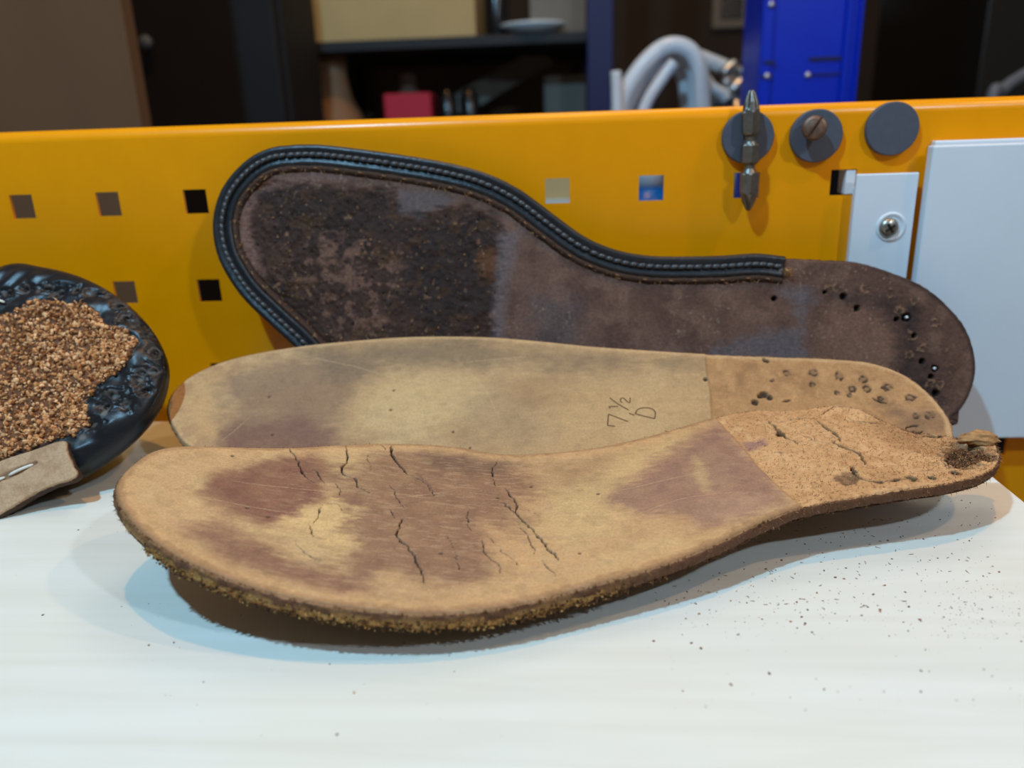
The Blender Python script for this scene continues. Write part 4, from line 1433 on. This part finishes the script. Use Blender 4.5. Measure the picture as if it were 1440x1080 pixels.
# ================================================================== THINGS FIXED TO THE PANEL
def disc_magnet(cx, cz, label):
    bm = bmesh.new()
    lathe(bm, [(0.01, 0), (9.7, 0), (10, 0.3), (10, 2.6), (9.6, 3.0), (0.01, 3.0)], (cx, 0, cz), (0, -1, 0), 64)
    o_ = link('disc_magnet', bm_mesh('disc_magnet', bm), M['magnet'])
    for p in o_.data.polygons:
        p.use_smooth = abs(p.normal.y) < 0.9
    return tag(o_, label, 'magnet', 'disc magnets on the yellow panel')


disc_magnet(75.0, 110.5, 'grey disc magnet behind the steel screwdriver bit')
disc_magnet(101.3, 110.1, 'grey disc magnet holding the slotted screw')
disc_magnet(130.0, 111.8, 'grey disc magnet with nothing stuck to it')

# double-ended cross-head bit
BX = lambda z: 75.8 + (74.4 - 75.8) * (z - 82.6) / 45.0
bit = thing('screwdriver_bit', (75, -6.3, 82.6), 'double-ended steel cross-head screwdriver bit stuck upright on a disc magnet', 'screwdriver bit')


def bit_ring(bm, z, rf, n=48):
    return [bm.verts.new((BX(z) + rf(2 * math.pi * k / n) * math.cos(2 * math.pi * k / n), -6.3 + rf(2 * math.pi * k / n) * math.sin(2 * math.pi * k / n), z))
            for k in range(n)]


def hexr(af):
    def f(a):
        q = (a + math.pi / 2) % (math.pi / 3) - math.pi / 6
        return af / 2 / math.cos(q)
    return f


def cross(r, d):
    def f(a):
        q = abs(math.cos(2 * a))                       # flutes on the diagonals
        return r * (1 - d * (1 - q) ** 1.2)
    return f


def rnd(r):
    return lambda a: r


def rings_obj(name, secs, mat, parent):
    bm = bmesh.new()
    R = [bit_ring(bm, z, f) for z, f in secs]
    for i in range(len(R) - 1):
        for k in range(48):
            bm.faces.new((R[i][k], R[i][(k + 1) % 48], R[i + 1][(k + 1) % 48], R[i + 1][k]))
    bm.faces.new(R[0])
    bm.faces.new(R[-1])
    me = bm_mesh(name, bm)
    return link(name, me, mat, parent)


rings_obj('cross_tip', [(127.6, cross(0.9, .3)), (127.0, cross(1.4, .45)), (125.5, cross(2.1, .5)), (123.5, cross(2.8, .4)), (121.5, cross(3.1, .2)), (120.5, rnd(3.2))], M['steel'], bit)
rings_obj('hex_body', [(120.5, rnd(3.2)), (119.5, hexr(6.3)), (112.4, hexr(6.3)), (111.6, rnd(3.0))], M['steel'], bit)
rings_obj('neck', [(111.6, rnd(3.0)), (110.8, rnd(2.1)), (109.4, rnd(2.1)), (108.9, rnd(2.6)), (108.2, rnd(2.9))], M['steel'], bit)
rings_obj('hex_body', [(108.2, rnd(2.9)), (107.5, hexr(6.2)), (101.4, hexr(6.2)), (100.8, rnd(2.9))], M['steel'], bit)
rings_obj('neck', [(100.8, rnd(2.9)), (100.2, rnd(2.2)), (98.8, rnd(2.1)), (98.0, rnd(2.6)), (97.2, rnd(3.1))], M['steel'], bit)
rings_obj('hex_body', [(97.2, rnd(3.1)), (96.6, hexr(6.3)), (90.0, hexr(6.3)), (89.2, rnd(3.2))], M['steel'], bit)
rings_obj('cross_tip', [(89.2, rnd(3.2)), (88.0, cross(3.1, .25)), (86.0, cross(2.5, .5)), (84.2, cross(1.7, .5)), (82.9, cross(0.9, .4)), (82.6, cross(0.5, .3))], M['steel'], bit)

# slotted screw
sd = Vector((-0.22, -1.0, 0.18)).normalized()
so = Vector((99.6, -3.0, 112.2))
scr = thing('slotted_screw', tuple(so), 'small rusty slotted screw standing on a grey disc magnet', 'screw')
bm = bmesh.new()
lathe(bm, [(1.2, 0.15), (1.9, 0.5), (1.9, 4.4)], so, sd, 24)
link('shank', bm_mesh('shank', bm, True), M['rust'], scr)
bm = bmesh.new()
lathe(bm, [(1.8, 4.2), (4.2, 4.2), (4.55, 4.7), (4.55, 6.6), (4.2, 7.3), (3.2, 7.75), (1.6, 8.0), (0.02, 8.05)], so, sd, 48)
hd = link('head', bm_mesh('head', bm, True), M['rust'], scr)
bm = bmesh.new()
add_box(bm, (-5, -0.5, -1.3), (5, 0.5, 3))
sx = Vector((0.55, 0, 0.83))
sx = (sx - sd * sx.dot(sd)).normalized()
Rm = Matrix((sx, sd.cross(sx), sd)).transposed()
bmesh.ops.transform(bm, matrix=Matrix.Translation(so + sd * 8.05) @ Rm.to_4x4(), verts=bm.verts)
cut = link('slot_cutter', bm_mesh('slot_cutter', bm), M['rust'])
md = hd.modifiers.new('slot', 'BOOLEAN')
md.object = cut
md.operation = 'DIFFERENCE'
md.solver = 'EXACT'
dg = bpy.context.evaluated_depsgraph_get()
nm = bpy.data.meshes.new_from_object(hd.evaluated_get(dg))
hd.modifiers.clear()
hd.data = nm
bpy.data.objects.remove(cut, do_unlink=True)
for p in hd.data.polygons:
    p.use_smooth = False

# white bracket with its screw
br = thing('bracket', (128, -4, 20), 'flat white steel bracket screwed to the panel beside the white box', 'bracket')
bm = bmesh.new()
add_box(bm, (117.2, -5.4, 8), (141.0, -3.6, 95.3), 0.5, 2)
plate = link('plate', bm_mesh('plate', bm), M['white_enamel'], br)
box_obj('hook', (115.0, 0.3, 87.2), (118.8, 9, 96.6), M['white_enamel'], br, 0.3)
box_obj('stand_off', (118, -3.7, 12), (138, 0, 90), M['white_enamel'], br, 0.3)
C3 = aty(1249, 320, -5.4)
bm = bmesh.new()
lathe(bm, [(5.9, -0.05), (5.6, 0.45), (5.0, 0.55), (4.5, 0.3), (3.9, -0.1)], (C3[0] + 1.0, -5.4, C3[2] + 0.2), (0, -1, 0), 48, caps=False)
link('washer', bm_mesh('washer', bm, True), M['white_enamel'], br)
bm = bmesh.new()
lathe(bm, [(3.8, -0.2), (3.8, 0.8), (3.4, 1.5), (2.5, 2.1), (1.2, 2.4), (0.02, 2.45)], (C3[0], -5.4, C3[2]), (0, -1, 0), 40)
sh = link('bracket_screw', bm_mesh('bracket_screw', bm, True), M['screw'], br)
M['dark_slot'] = simple('screw_recess', lin(40, 36, 32), 0.6, metal=0.4)
bm = bmesh.new()
for a in (0.6, 0.6 + math.pi / 2):
    b2 = bmesh.new()
    add_box(b2, (-2.1, -0.55, -0.35), (2.1, 0.55, 0.35), 0.15, 1)
    bmesh.ops.rotate(b2, cent=(0, 0, 0), matrix=Matrix.Rotation(a, 3, 'Z'), verts=b2.verts)
    bmesh.ops.rotate(b2, cent=(0, 0, 0), matrix=Matrix.Rotation(math.pi / 2, 3, 'X'), verts=b2.verts)
    bmesh.ops.translate(b2, vec=(C3[0], -5.4 - 2.2, C3[2]), verts=b2.verts)
    tmp = bpy.data.meshes.new('t')
    b2.to_mesh(tmp)
    b2.free()
    bm.from_mesh(tmp)
    bpy.data.meshes.remove(tmp)
link('cross_recess', bm_mesh('cross_recess', bm), M['dark_slot'], sh)

# white box on the panel
wb = thing('wall_box', (280, -8, -16), 'shallow white metal box hung on the yellow panel beside the bracket', 'box')
xw, _, zw = aty(1313, 205, -9.5)
box_obj('case', (xw + 3.0, -3.6, -14.6), (420, -0.2, zw + 1.6), M['white_enamel'], wb, 0.5)
box_obj('front_cover', (xw, -9.5, -15.2), (420, -4.4, zw), M['white_enamel'], wb, 0.7, 3)
box_obj('gap_sheet', (xw + 3.4, -4.5, -14), (419, -3.4, zw - 0.6), simple('dark_seam', lin(50, 46, 46), 0.8), wb)  # dark sheet in the gap between cover and case

# ================================================================== BACKGROUND WORKSHOP
def bgext(x0, y0, x1, y1, Y):
    ym, xm = (y0 + y1) / 2, (x0 + x1) / 2
    return aty(x0, ym, Y)[0], aty(x1, ym, Y)[0], aty(xm, y1, Y)[2], aty(xm, y0, Y)[2]


def bgbox(name, px, Y, depth, mat, parent=None, bevel=1.5, zlo=None, zhi=None):
    xa, xb, za, zb = bgext(*px, Y)
    return box_obj(name, (xa, Y, za if zlo is None else zlo), (xb, Y + depth, zb if zhi is None else zhi), mat, parent, bevel)


M['ply'] = simple('brown_plywood', lin(112, 82, 58), 0.85, spec=0.2, var=0.18, vscale=8, stretch=(1, 1, 0.25))
M['charcoal'] = simple('charcoal_paint', lin(33, 31, 32), 0.7, spec=0.25, var=0.1, vscale=10)
M['shelf'] = simple('dark_steel_shelf', lin(30, 30, 32), 0.6)
M['cardboard'] = simple('cardboard', lin(196, 174, 124), 0.85, var=0.08, vscale=12)
M['navy'] = simple('navy_steel', lin(24, 22, 84), 0.5)
M['blue'] = simple('bright_blue_steel', lin(0, 44, 196), 0.4, spec=0.25, var=0.05, vscale=20)
M['red'] = simple('red_card', lin(196, 36, 62), 0.6)
M['greycard'] = simple('grey_card', lin(128, 124, 116), 0.8, var=0.08, vscale=20)
M['tan_wood'] = simple('tan_wood', lin(150, 112, 80), 0.7, var=0.15, vscale=30, stretch=(1, 1, .3))
M['brown_wood'] = simple('brown_wood', lin(104, 78, 62), 0.7, var=0.15, vscale=30)
M['hose'] = simple('white_hose', lin(226, 234, 242), 0.3, spec=0.6, var=0.04, vscale=40)
M['chrome'] = simple('chrome', lin(200, 200, 200), 0.35, metal=1.0)
M['black'] = simple('black_plastic', lin(22, 22, 24), 0.25, spec=0.6)
M['grey_tube'] = simple('grey_cable', lin(96, 104, 116), 0.5)

# plywood board
xr = aty(183, 85, 320)[0]
o = box_obj('plywood_board', (xr - 620, 320, -950), (xr, 338, 620), M['ply'], None, 1)
tag(o, 'tall brown plywood board standing on the floor behind the yellow panel', 'board')
# charcoal cabinet
cab = thing('cabinet', (aty(300, 80, 640)[0], 720, -950), 'charcoal cabinet between the plywood board and the storage rack', 'cabinet')
xa, xb = aty(150, 85, 640)[0], aty(396, 85, 640)[0]
box_obj('body', (xa, 660, -950), (xb, 796, 700), M['charcoal'], cab, 3)
box_obj('door', (xa + 6, 642, -900), (xb - 4, 660, 690), M['charcoal'], cab, 3)
c = aty(212, 61, 642)
bm = bmesh.new()
lathe(bm, [(3, 0), (3, 8), (7, 9), (8, 13), (6, 16), (0.02, 17)], c, (0, -1, 0), 20)
link('knob', bm_mesh('knob', bm, True), M['grey_tube'], cab)

# storage rack
YR = 820
rk = thing('storage_rack', (aty(640, 60, YR)[0], YR + 150, -950), 'dark steel storage rack with a navy upright holding cartons', 'rack')
zs1 = aty(620, 52, YR)[2]
zs0 = aty(620, 67, YR)[2]
xl, xr_ = aty(396, 60, YR)[0], aty(846, 60, YR)[0]
box_obj('shelf', (xl, YR, zs0), (xr_, YR + 320, zs1), M['shelf'], rk, 1)
ztl = aty(600, 185, YR)[2]
box_obj('shelf', (xl, YR, ztl - 16), (xr_, YR + 320, ztl), M['shelf'], rk, 1)
xa, xb = aty(398, 100, YR - 12)[0], aty(428, 100, YR - 12)[0]
box_obj('post', (xa, YR - 12, -950), (xb, YR + 20, 620), M['charcoal'], rk, 1)
box_obj('post', (xa, YR + 300, -950), (xb, YR + 330, 620), M['charcoal'], rk, 1)
xa, xb = aty(826, 80, YR - 12)[0], aty(862, 80, YR - 12)[0]
box_obj('post', (xa, YR - 12, -950), (xb, YR + 20, 620), M['navy'], rk, 1)
box_obj('post', (xa, YR + 300, -950), (xb, YR + 330, 620), M['navy'], rk, 1)
box_obj('back_sheet', (xl, YR + 322, -300), (xr_, YR + 328, zs0), simple('brown_hardboard', lin(110, 88, 72), 0.85, var=0.1, vscale=10), rk, 0)
# carton on the upper shelf
cx = thing('cardboard_box', (aty(550, 20, YR)[0], YR + 120, zs1), 'pale cardboard box on the upper shelf of the storage rack', 'box')
xa, xb, _, _ = bgext(431, 0, 668, 50, YR + 15)
box_obj('carton', (xa, YR + 15, zs1), (xb, YR + 220, zs1 + 190), M['cardboard'], cx, 2)
box_obj('tape', (xa + (xb - xa) * .46, YR + 14.2, zs1 + 60), (xa + (xb - xa) * .54, YR + 15, zs1 + 189), simple('parcel_tape', lin(176, 150, 96), 0.3), cx)
xa, xb, _, _ = bgext(745, 0, 824, 45, YR + 60)
o = box_obj('grey_carton', (xa, YR + 60, zs1), (xb, YR + 220, zs1 + 150), M['greycard'], None, 2)
tag(o, 'grey carton on the upper shelf behind the white dish', 'box')
c = aty(750, 48, YR + 20)
bm = bmesh.new()
lathe(bm, [(20, 0), (44, 10), (46, 14), (42, 14), (19, 3), (0.02, 3)], (c[0], YR + 30, zs1), (0, 0, 1), 40)
o = link('white_dish', bm_mesh('white_dish', bm, True), simple('white_glaze', lin(225, 238, 244), 0.2), None)
tag(o, 'white dish on the upper shelf in front of the grey carton', 'dish')
c = aty(698, 48, YR + 30)
bm = bmesh.new()
lathe(bm, [(0.02, 0), (16, 0), (17, 3), (17, 70), (8, 90), (8, 110), (0.02, 110)], (c[0], YR + 45, zs1), (0, 0, 1), 24)
o = link('dark_bottle', bm_mesh('dark_bottle', bm, True), M['black'])
tag(o, 'dark bottle on the upper shelf beside the cardboard box', 'bottle')
# lower shelf things
zl = ztl
xa, xb, _, zt_ = bgext(540, 131, 606, 165, YR + 20)
o = box_obj('red_box', (xa, YR + 20, zl), (xb, YR + 80, zt_), M['red'], None, 1.5)
tag(o, 'small red box on the lower shelf of the storage rack', 'box')
c = aty(573, 120, YR + 110)
zb_ = aty(573, 95, YR + 110)[2]
bm = bmesh.new()
h_ = zb_ - zl
lathe(bm, [(0.02, 0), (20, 0), (22, 6), (22, h_ * .55), (13, h_ * .68), (13, h_ * .9), (9, h_), (0.02, h_)], (c[0], YR + 120, zl), (0, 0, 1), 28)
o = link('brown_bottle', bm_mesh('brown_bottle', bm, True), M['brown_wood'])
tag(o, 'brown bottle standing behind the small red box', 'bottle')
for k, px in enumerate((629, 660)):
    c = aty(px, 140, YR + 40)
    z1 = aty(px, 124, YR + 40)[2]
    bm = bmesh.new()
    h_ = z1 - zl
    lathe(bm, [(0.02, 0), (13, 0), (14, 4), (14, h_ * .8), (8, h_ * .92), (7, h_), (0.02, h_)], (c[0], YR + 40, zl), (0, 0, 1), 24)
    o = link('black_bottle', bm_mesh('black_bottle', bm, True), M['black'])
    tag(o, ('short glossy black bottle right next to the small red box', 'short glossy black bottle beside its twin, farther from the small red box')[k], 'bottle',
        'pair of short black bottles')
# carved tan wooden form
c = aty(466, 150, YR + 30)
z1 = aty(466, 72, YR + 30)[2]
h_ = z1 - zl
bm = bmesh.new()
lathe(bm, [(0.02, 0), (38, 0), (42, h_ * .08), (36, h_ * .25), (24, h_ * .45), (19, h_ * .7), (21, h_ * .95), (16, h_), (0.02, h_)], (c[0], YR + 60, zl), (0, 0, 1), 28)
o = link('wooden_form', bm_mesh('wooden_form', bm, True), M['tan_wood'])
tag(o, 'tapering tan wooden form on the lower shelf beside the charcoal post', 'wooden form')
# grey boards leaning on the lower shelf


def leaning(name, pa, pb, wid, Y, mat, label, cat):
    a_ = aty(*pa, Y)
    b_ = aty(*pb, Y + 60)
    a_[2] = max(a_[2], zl)
    t = (b_ - a_)
    L = np.linalg.norm(t)
    t = t / L
    n_ = np.cross(t, [0, 1, 0])
    n_ = n_ / np.linalg.norm(n_)
    q = np.cross(t, n_)
    bm = bmesh.new()
    add_box(bm, (0, -wid / 2, -4), (L, wid / 2, 4), 1)
    R_ = Matrix(((t[0], n_[0], q[0], a_[0]), (t[1], n_[1], q[1], a_[1]), (t[2], n_[2], q[2], a_[2]), (0, 0, 0, 1)))
    bmesh.ops.transform(bm, matrix=R_, verts=bm.verts)
    o_ = link(name, bm_mesh(name, bm), mat)
    return tag(o_, label, cat)


leaning('grey_board', (640, 150), (770, 76), 34, YR + 140, M['greycard'], 'grey board leaning under the upper shelf behind the black bottles', 'board')
xa, xb, _, z1 = bgext(765, 105, 824, 160, YR + 120)
o = box_obj('grey_box', (xa, YR + 120, zl), (xb, YR + 240, z1), M['greycard'], None, 3)
tag(o, 'low grey box on the lower shelf beside the navy upright', 'box')

# bright blue upright in front of the rack
YU = 430
bu = thing('blue_upright', (aty(1137, 70, YU)[0], YU + 40, -950), 'bright blue pressed steel upright standing behind the panel', 'upright')
xa, xb = aty(1068, 70, YU)[0], aty(1208, 70, YU)[0]
W_ = xb - xa
box_obj('channel', (xa, YU, -950), (xb, YU + 70, 520), M['blue'], bu, 3, 3)
for f0, f1 in ((0.0, 0.13), (0.83, 0.9), (0.96, 1.0)):
    box_obj('ridge', (xa + W_ * f0, YU - 5, -940), (xa + W_ * f1, YU + 3, 515), M['blue'], bu, 2)
xs0, xs1, zs_0, zs_1 = bgext(1137, 80, 1186, 106, YU)
M['blue_dark'] = simple('slot_dark_blue', lin(4, 14, 60), 0.6)
box_obj('slot', (xs0, YU - 1.5, zs_1 - 3), (xs1, YU + 1, zs_1), M['blue_dark'], bu)
box_obj('slot', (xs0, YU - 1.5, zs_0), (xs1, YU + 1, zs_0 + 1.5), M['blue_dark'], bu)
for px in ((1082, 88), (1078, 107)):
    c = aty(*px, YU - 5)
    box_obj('slot', (c[0] - 5, YU - 6, c[2] - 1.5), (c[0] + 5, YU - 4, c[2] + 1.5), M['blue_dark'], bu)
for px in ((1136, 106), (1186, 102), (1083, 8), (1077, 108)):
    c = aty(*px, YU - 1)
    bm = bmesh.new()
    lathe(bm, [(3, 0), (3, 2), (2, 3.2), (0.02, 3.4)], (c[0], YU + (-4 if px[0] < 1100 else 1), c[2]), (0, -1, 0), 12)
    link('rivet', bm_mesh('rivet', bm, True), M['chrome'], bu)

# side table behind the panel with hose and containers
st = thing('side_table', (60, 520, -950), 'dark low side table behind the yellow panel, carrying the hose', 'table')
ZT = -60
TX = aty(1060, 150, 430)[0] - 12
box_obj('table_top', (-120, 380, ZT - 25), (TX, 425 + 240, ZT), M['charcoal'], st, 2)
for sx in (-100, TX - 20):
    for sy in (395, 645):
        box_obj('leg', (sx - 15, sy - 12, -950), (sx + 15, sy + 12, ZT - 25), M['charcoal'], st, 1)

YH = 560
ho = thing('air_hose', (aty(930, 100, YH)[0], YH, ZT), 'looped white hose with metal fittings on the side table', 'hose')


def hose(pts, rad, Y=YH, yo=0.0, name='hose_loop', mat='hose'):
    P = []
    for k, p in enumerate(pts):
        q = aty(p[0], p[1], Y + yo + (p[2] if len(p) > 2 else 0))
        q[2] = max(q[2], ZT + rad)
        P.append(q)
    P = smooth_open(np.array(P), 8)
    bm = bmesh.new()
    tube(bm, P, rad, 14)
    return link(name, bm_mesh(name, bm, True), M[mat], ho)


hose([(862, 330), (866, 220), (872, 150), (892, 108), (920, 76), (945, 64), (970, 72), (984, 100), (988, 150), (990, 240), (985, 330)], 9.0)
hose([(880, 330), (878, 240), (884, 150), (905, 108), (932, 80), (955, 74), (974, 92), (978, 150), (976, 330)], 8.5, yo=22)
hose([(892, 330), (896, 200), (908, 148), (930, 112), (948, 88)], 6.0, yo=-14)
hose([(946, 72), (975, 78), (1002, 88), (1024, 97)], 8.0, yo=34)
hose([(868, 330), (868, 200), (867, 130), (866, 100)], 5.5, yo=-20)
hose([(985, 100), (1000, 122), (1016, 132), (1022, 140)], 6.0, yo=10)
hose([(884, 330), (886, 230), (896, 150), (915, 112), (940, 92), (958, 104), (966, 150), (966, 330)], 8.0, yo=48)
hose([(975, 130), (990, 140), (1008, 146), (1030, 150), (1040, 190), (1040, 330)], 6.5, yo=30)
for px, r_ in (((1026, 97), 7), ((1047, 98), 5), ((1026, 113), 6), ((1040, 120), 9), ((1015, 135), 8)):
    c = aty(*px, YH + 20)
    bm = bmesh.new()
    lathe(bm, [(0.02, -r_ * 1.4), (r_ * .8, -r_ * 1.4), (r_, -r_), (r_, r_), (r_ * .6, r_ * 1.5), (0.02, r_ * 1.5)], c, (0.7, 0.2, 0.5), 16)
    link('fitting', bm_mesh('fitting', bm, True), M['chrome'], ho)
c = aty(1036, 200, YH + 20)
bm = bmesh.new()
tube(bm, [(c[0], YH + 25, ZT), (c[0] + 1, YH + 24, 40), tuple(aty(1036, 120, YH + 20))], 7, 12)
link('fitting_stem', bm_mesh('fitting_stem', bm, True), M['chrome'], ho)

# containers glimpsed through the square holes
xa, xb, z0_, z1_ = bgext(700, 150, 830, 281, 420)
z0_ = min(z0_, aty(784, 281, 420)[2])
o = box_obj('flat_white_carton', (xa, 420, ZT), (xb, 540, z0_), simple('white_card', lin(190, 206, 216), 0.6), None, 1)
tag(o, 'white carton on the side table under a tan carton, glimpsed through a square hole', 'box')
o = box_obj('tan_carton', (xa + 4, 424, z0_), (xb - 6, 530, z0_ + 42), M['cardboard'], None, 1)
tag(o, 'tan carton stacked on a white carton, glimpsed through a square hole', 'box')
c = aty(912, 270, 400)
zc_ = aty(912, 262, 400)[2]
bm = bmesh.new()
lathe(bm, [(0.02, 0), (22, 0), (24, 4), (24, zc_ - ZT - 16), (14, zc_ - ZT), (0.02, zc_ - ZT)], (c[0], 410, ZT), (0, 0, 1), 32)
bb = thing('spray_bottle', (c[0], 410, ZT), 'blue bottle with white cap, glimpsed through a square hole of the panel', 'bottle')
link('bottle_body', bm_mesh('bottle_body', bm, True), simple('blue_plastic', lin(8, 92, 168), 0.25), bb)
bm = bmesh.new()
lathe(bm, [(0.02, 0), (15, 0), (15, 22), (12, 26), (0.02, 26)], (c[0], 410, zc_), (0, 0, 1), 28)
link('cap', bm_mesh('cap', bm, True), simple('white_plastic', lin(214, 226, 238), 0.4), bb)

xa, xb, _, z1_ = bgext(1105, 165, 1290, 400, 70)
tc_ = thing('hole_shade_block', ((xa + xb) / 2, 110, -165), 'black block added on the workbench for the shade seen in a square hole', 'shade block')  # dark block added so the hole in front of it looks shaded
box_obj('shade_block_body', (xa, 60, -165), (xb, 160, 70), M['black'], tc_, 5, 3)
box_obj('shade_block_top', (xa - 1, 59, 71), (xb + 1, 161, 112), M['black'], tc_, 5, 3)

# small framed box on the back wall and a cable at the right
xa, xb, z0_, z1_ = bgext(1001, -30, 1054, 41, 1900)
fr = thing('wall_frame', ((xa + xb) / 2, 1890, z0_), 'small grey frame hung on the dark wall above the hose', 'frame')
box_obj('rim', (xa, 1880, z0_), (xb, 1900, z1_), M['greycard'], fr, 5)
box_obj('inner_panel', (xa + 20, 1876, z0_ + 22), (xb - 20, 1884, z1_ - 20), M['black'], fr, 2)
xa, xb, z0_, z1_ = bgext(1382, 0, 1500, 130, 900)
o = box_obj('dark_locker', (xa, 900, -950), (xb + 300, 1300, 700), M['black'], None, 3)
tag(o, 'tall black locker standing behind the grey cable', 'locker')
P = [aty(1392, 150, 560), aty(1408, 128, 570), aty(1428, 112, 580), aty(1460, 96, 590), aty(1510, 84, 600)]
P = [np.array([P[0][0] - 40, 560, -944]), np.array([P[0][0] - 24, 560, -500]), np.array([P[0][0] - 8, 560, -50])] + P + [np.array([P[-1][0] + 90, 640, 60]), np.array([P[-1][0] + 120, 680, -944])]
bm = bmesh.new()
tube(bm, smooth_open(np.array(P), 8), 6, 12)
o = link('grey_cable', bm_mesh('grey_cable', bm, True), M['grey_tube'])
tag(o, 'grey cable arching up in front of the tall black locker', 'cable')

# ================================================================== CRUMBS ON THE BOARD
r = np.random.default_rng(77)
pts = []
sz = []


def scatter(px0, px1, py0, py1, n, s0, s1, cond=None):
    k = 0
    while k < n:
        p = (r.uniform(px0, px1), r.uniform(py0, py1))
        if cond and not cond(*p):
            continue
        q = atz(*p, 0)
        if q[0] > 143:
            continue
        s_ = s0 + (s1 - s0) * r.random() ** 3
        pts.append((q[0], q[1], s_ * 0.25))
        sz.append(s_)
        k += 1


scatter(950, 1400, 700, 900, 330, 0.08, 0.34, lambda x, y: y > 900 - (x - 700) * 0.32)
scatter(900, 1440, 780, 1000, 120, 0.08, 0.4)
scatter(1330, 1440, 820, 900, 160, 0.06, 0.2)
scatter(200, 760, 860, 1040, 26, 0.1, 0.35)
scatter(20, 260, 700, 900, 14, 0.1, 0.4)
o = grains('leather_crumbs', pts, sz, M['cork'], None, [(150, 104, 76), (128, 84, 60), (176, 130, 98), (104, 68, 50)], 0.25, 78, 0.5)
tag(o, 'scattered brown leather crumbs strewn over the white board', 'crumbs', kind='stuff')
n = 130
pts = np.array([atz(r.uniform(880, 1400), r.uniform(720, 860), 0) for _ in range(n)])
pts = pts[pts[:, 0] < 142]
n = len(pts)
pts[:, 2] = 0.12
o = fibres('leather_shreds', pts, r.normal(size=(n, 3)) * np.array([1, 1, 0.02]), 0.5 + 1.2 * r.random(n), 0.09, M['cork'], None, [(130, 90, 64), (104, 70, 52), (160, 114, 84)], 0.25, 79, 0.12)
tag(o, 'thin brown leather shreds strewn under the front insole heel', 'crumbs', kind='stuff')
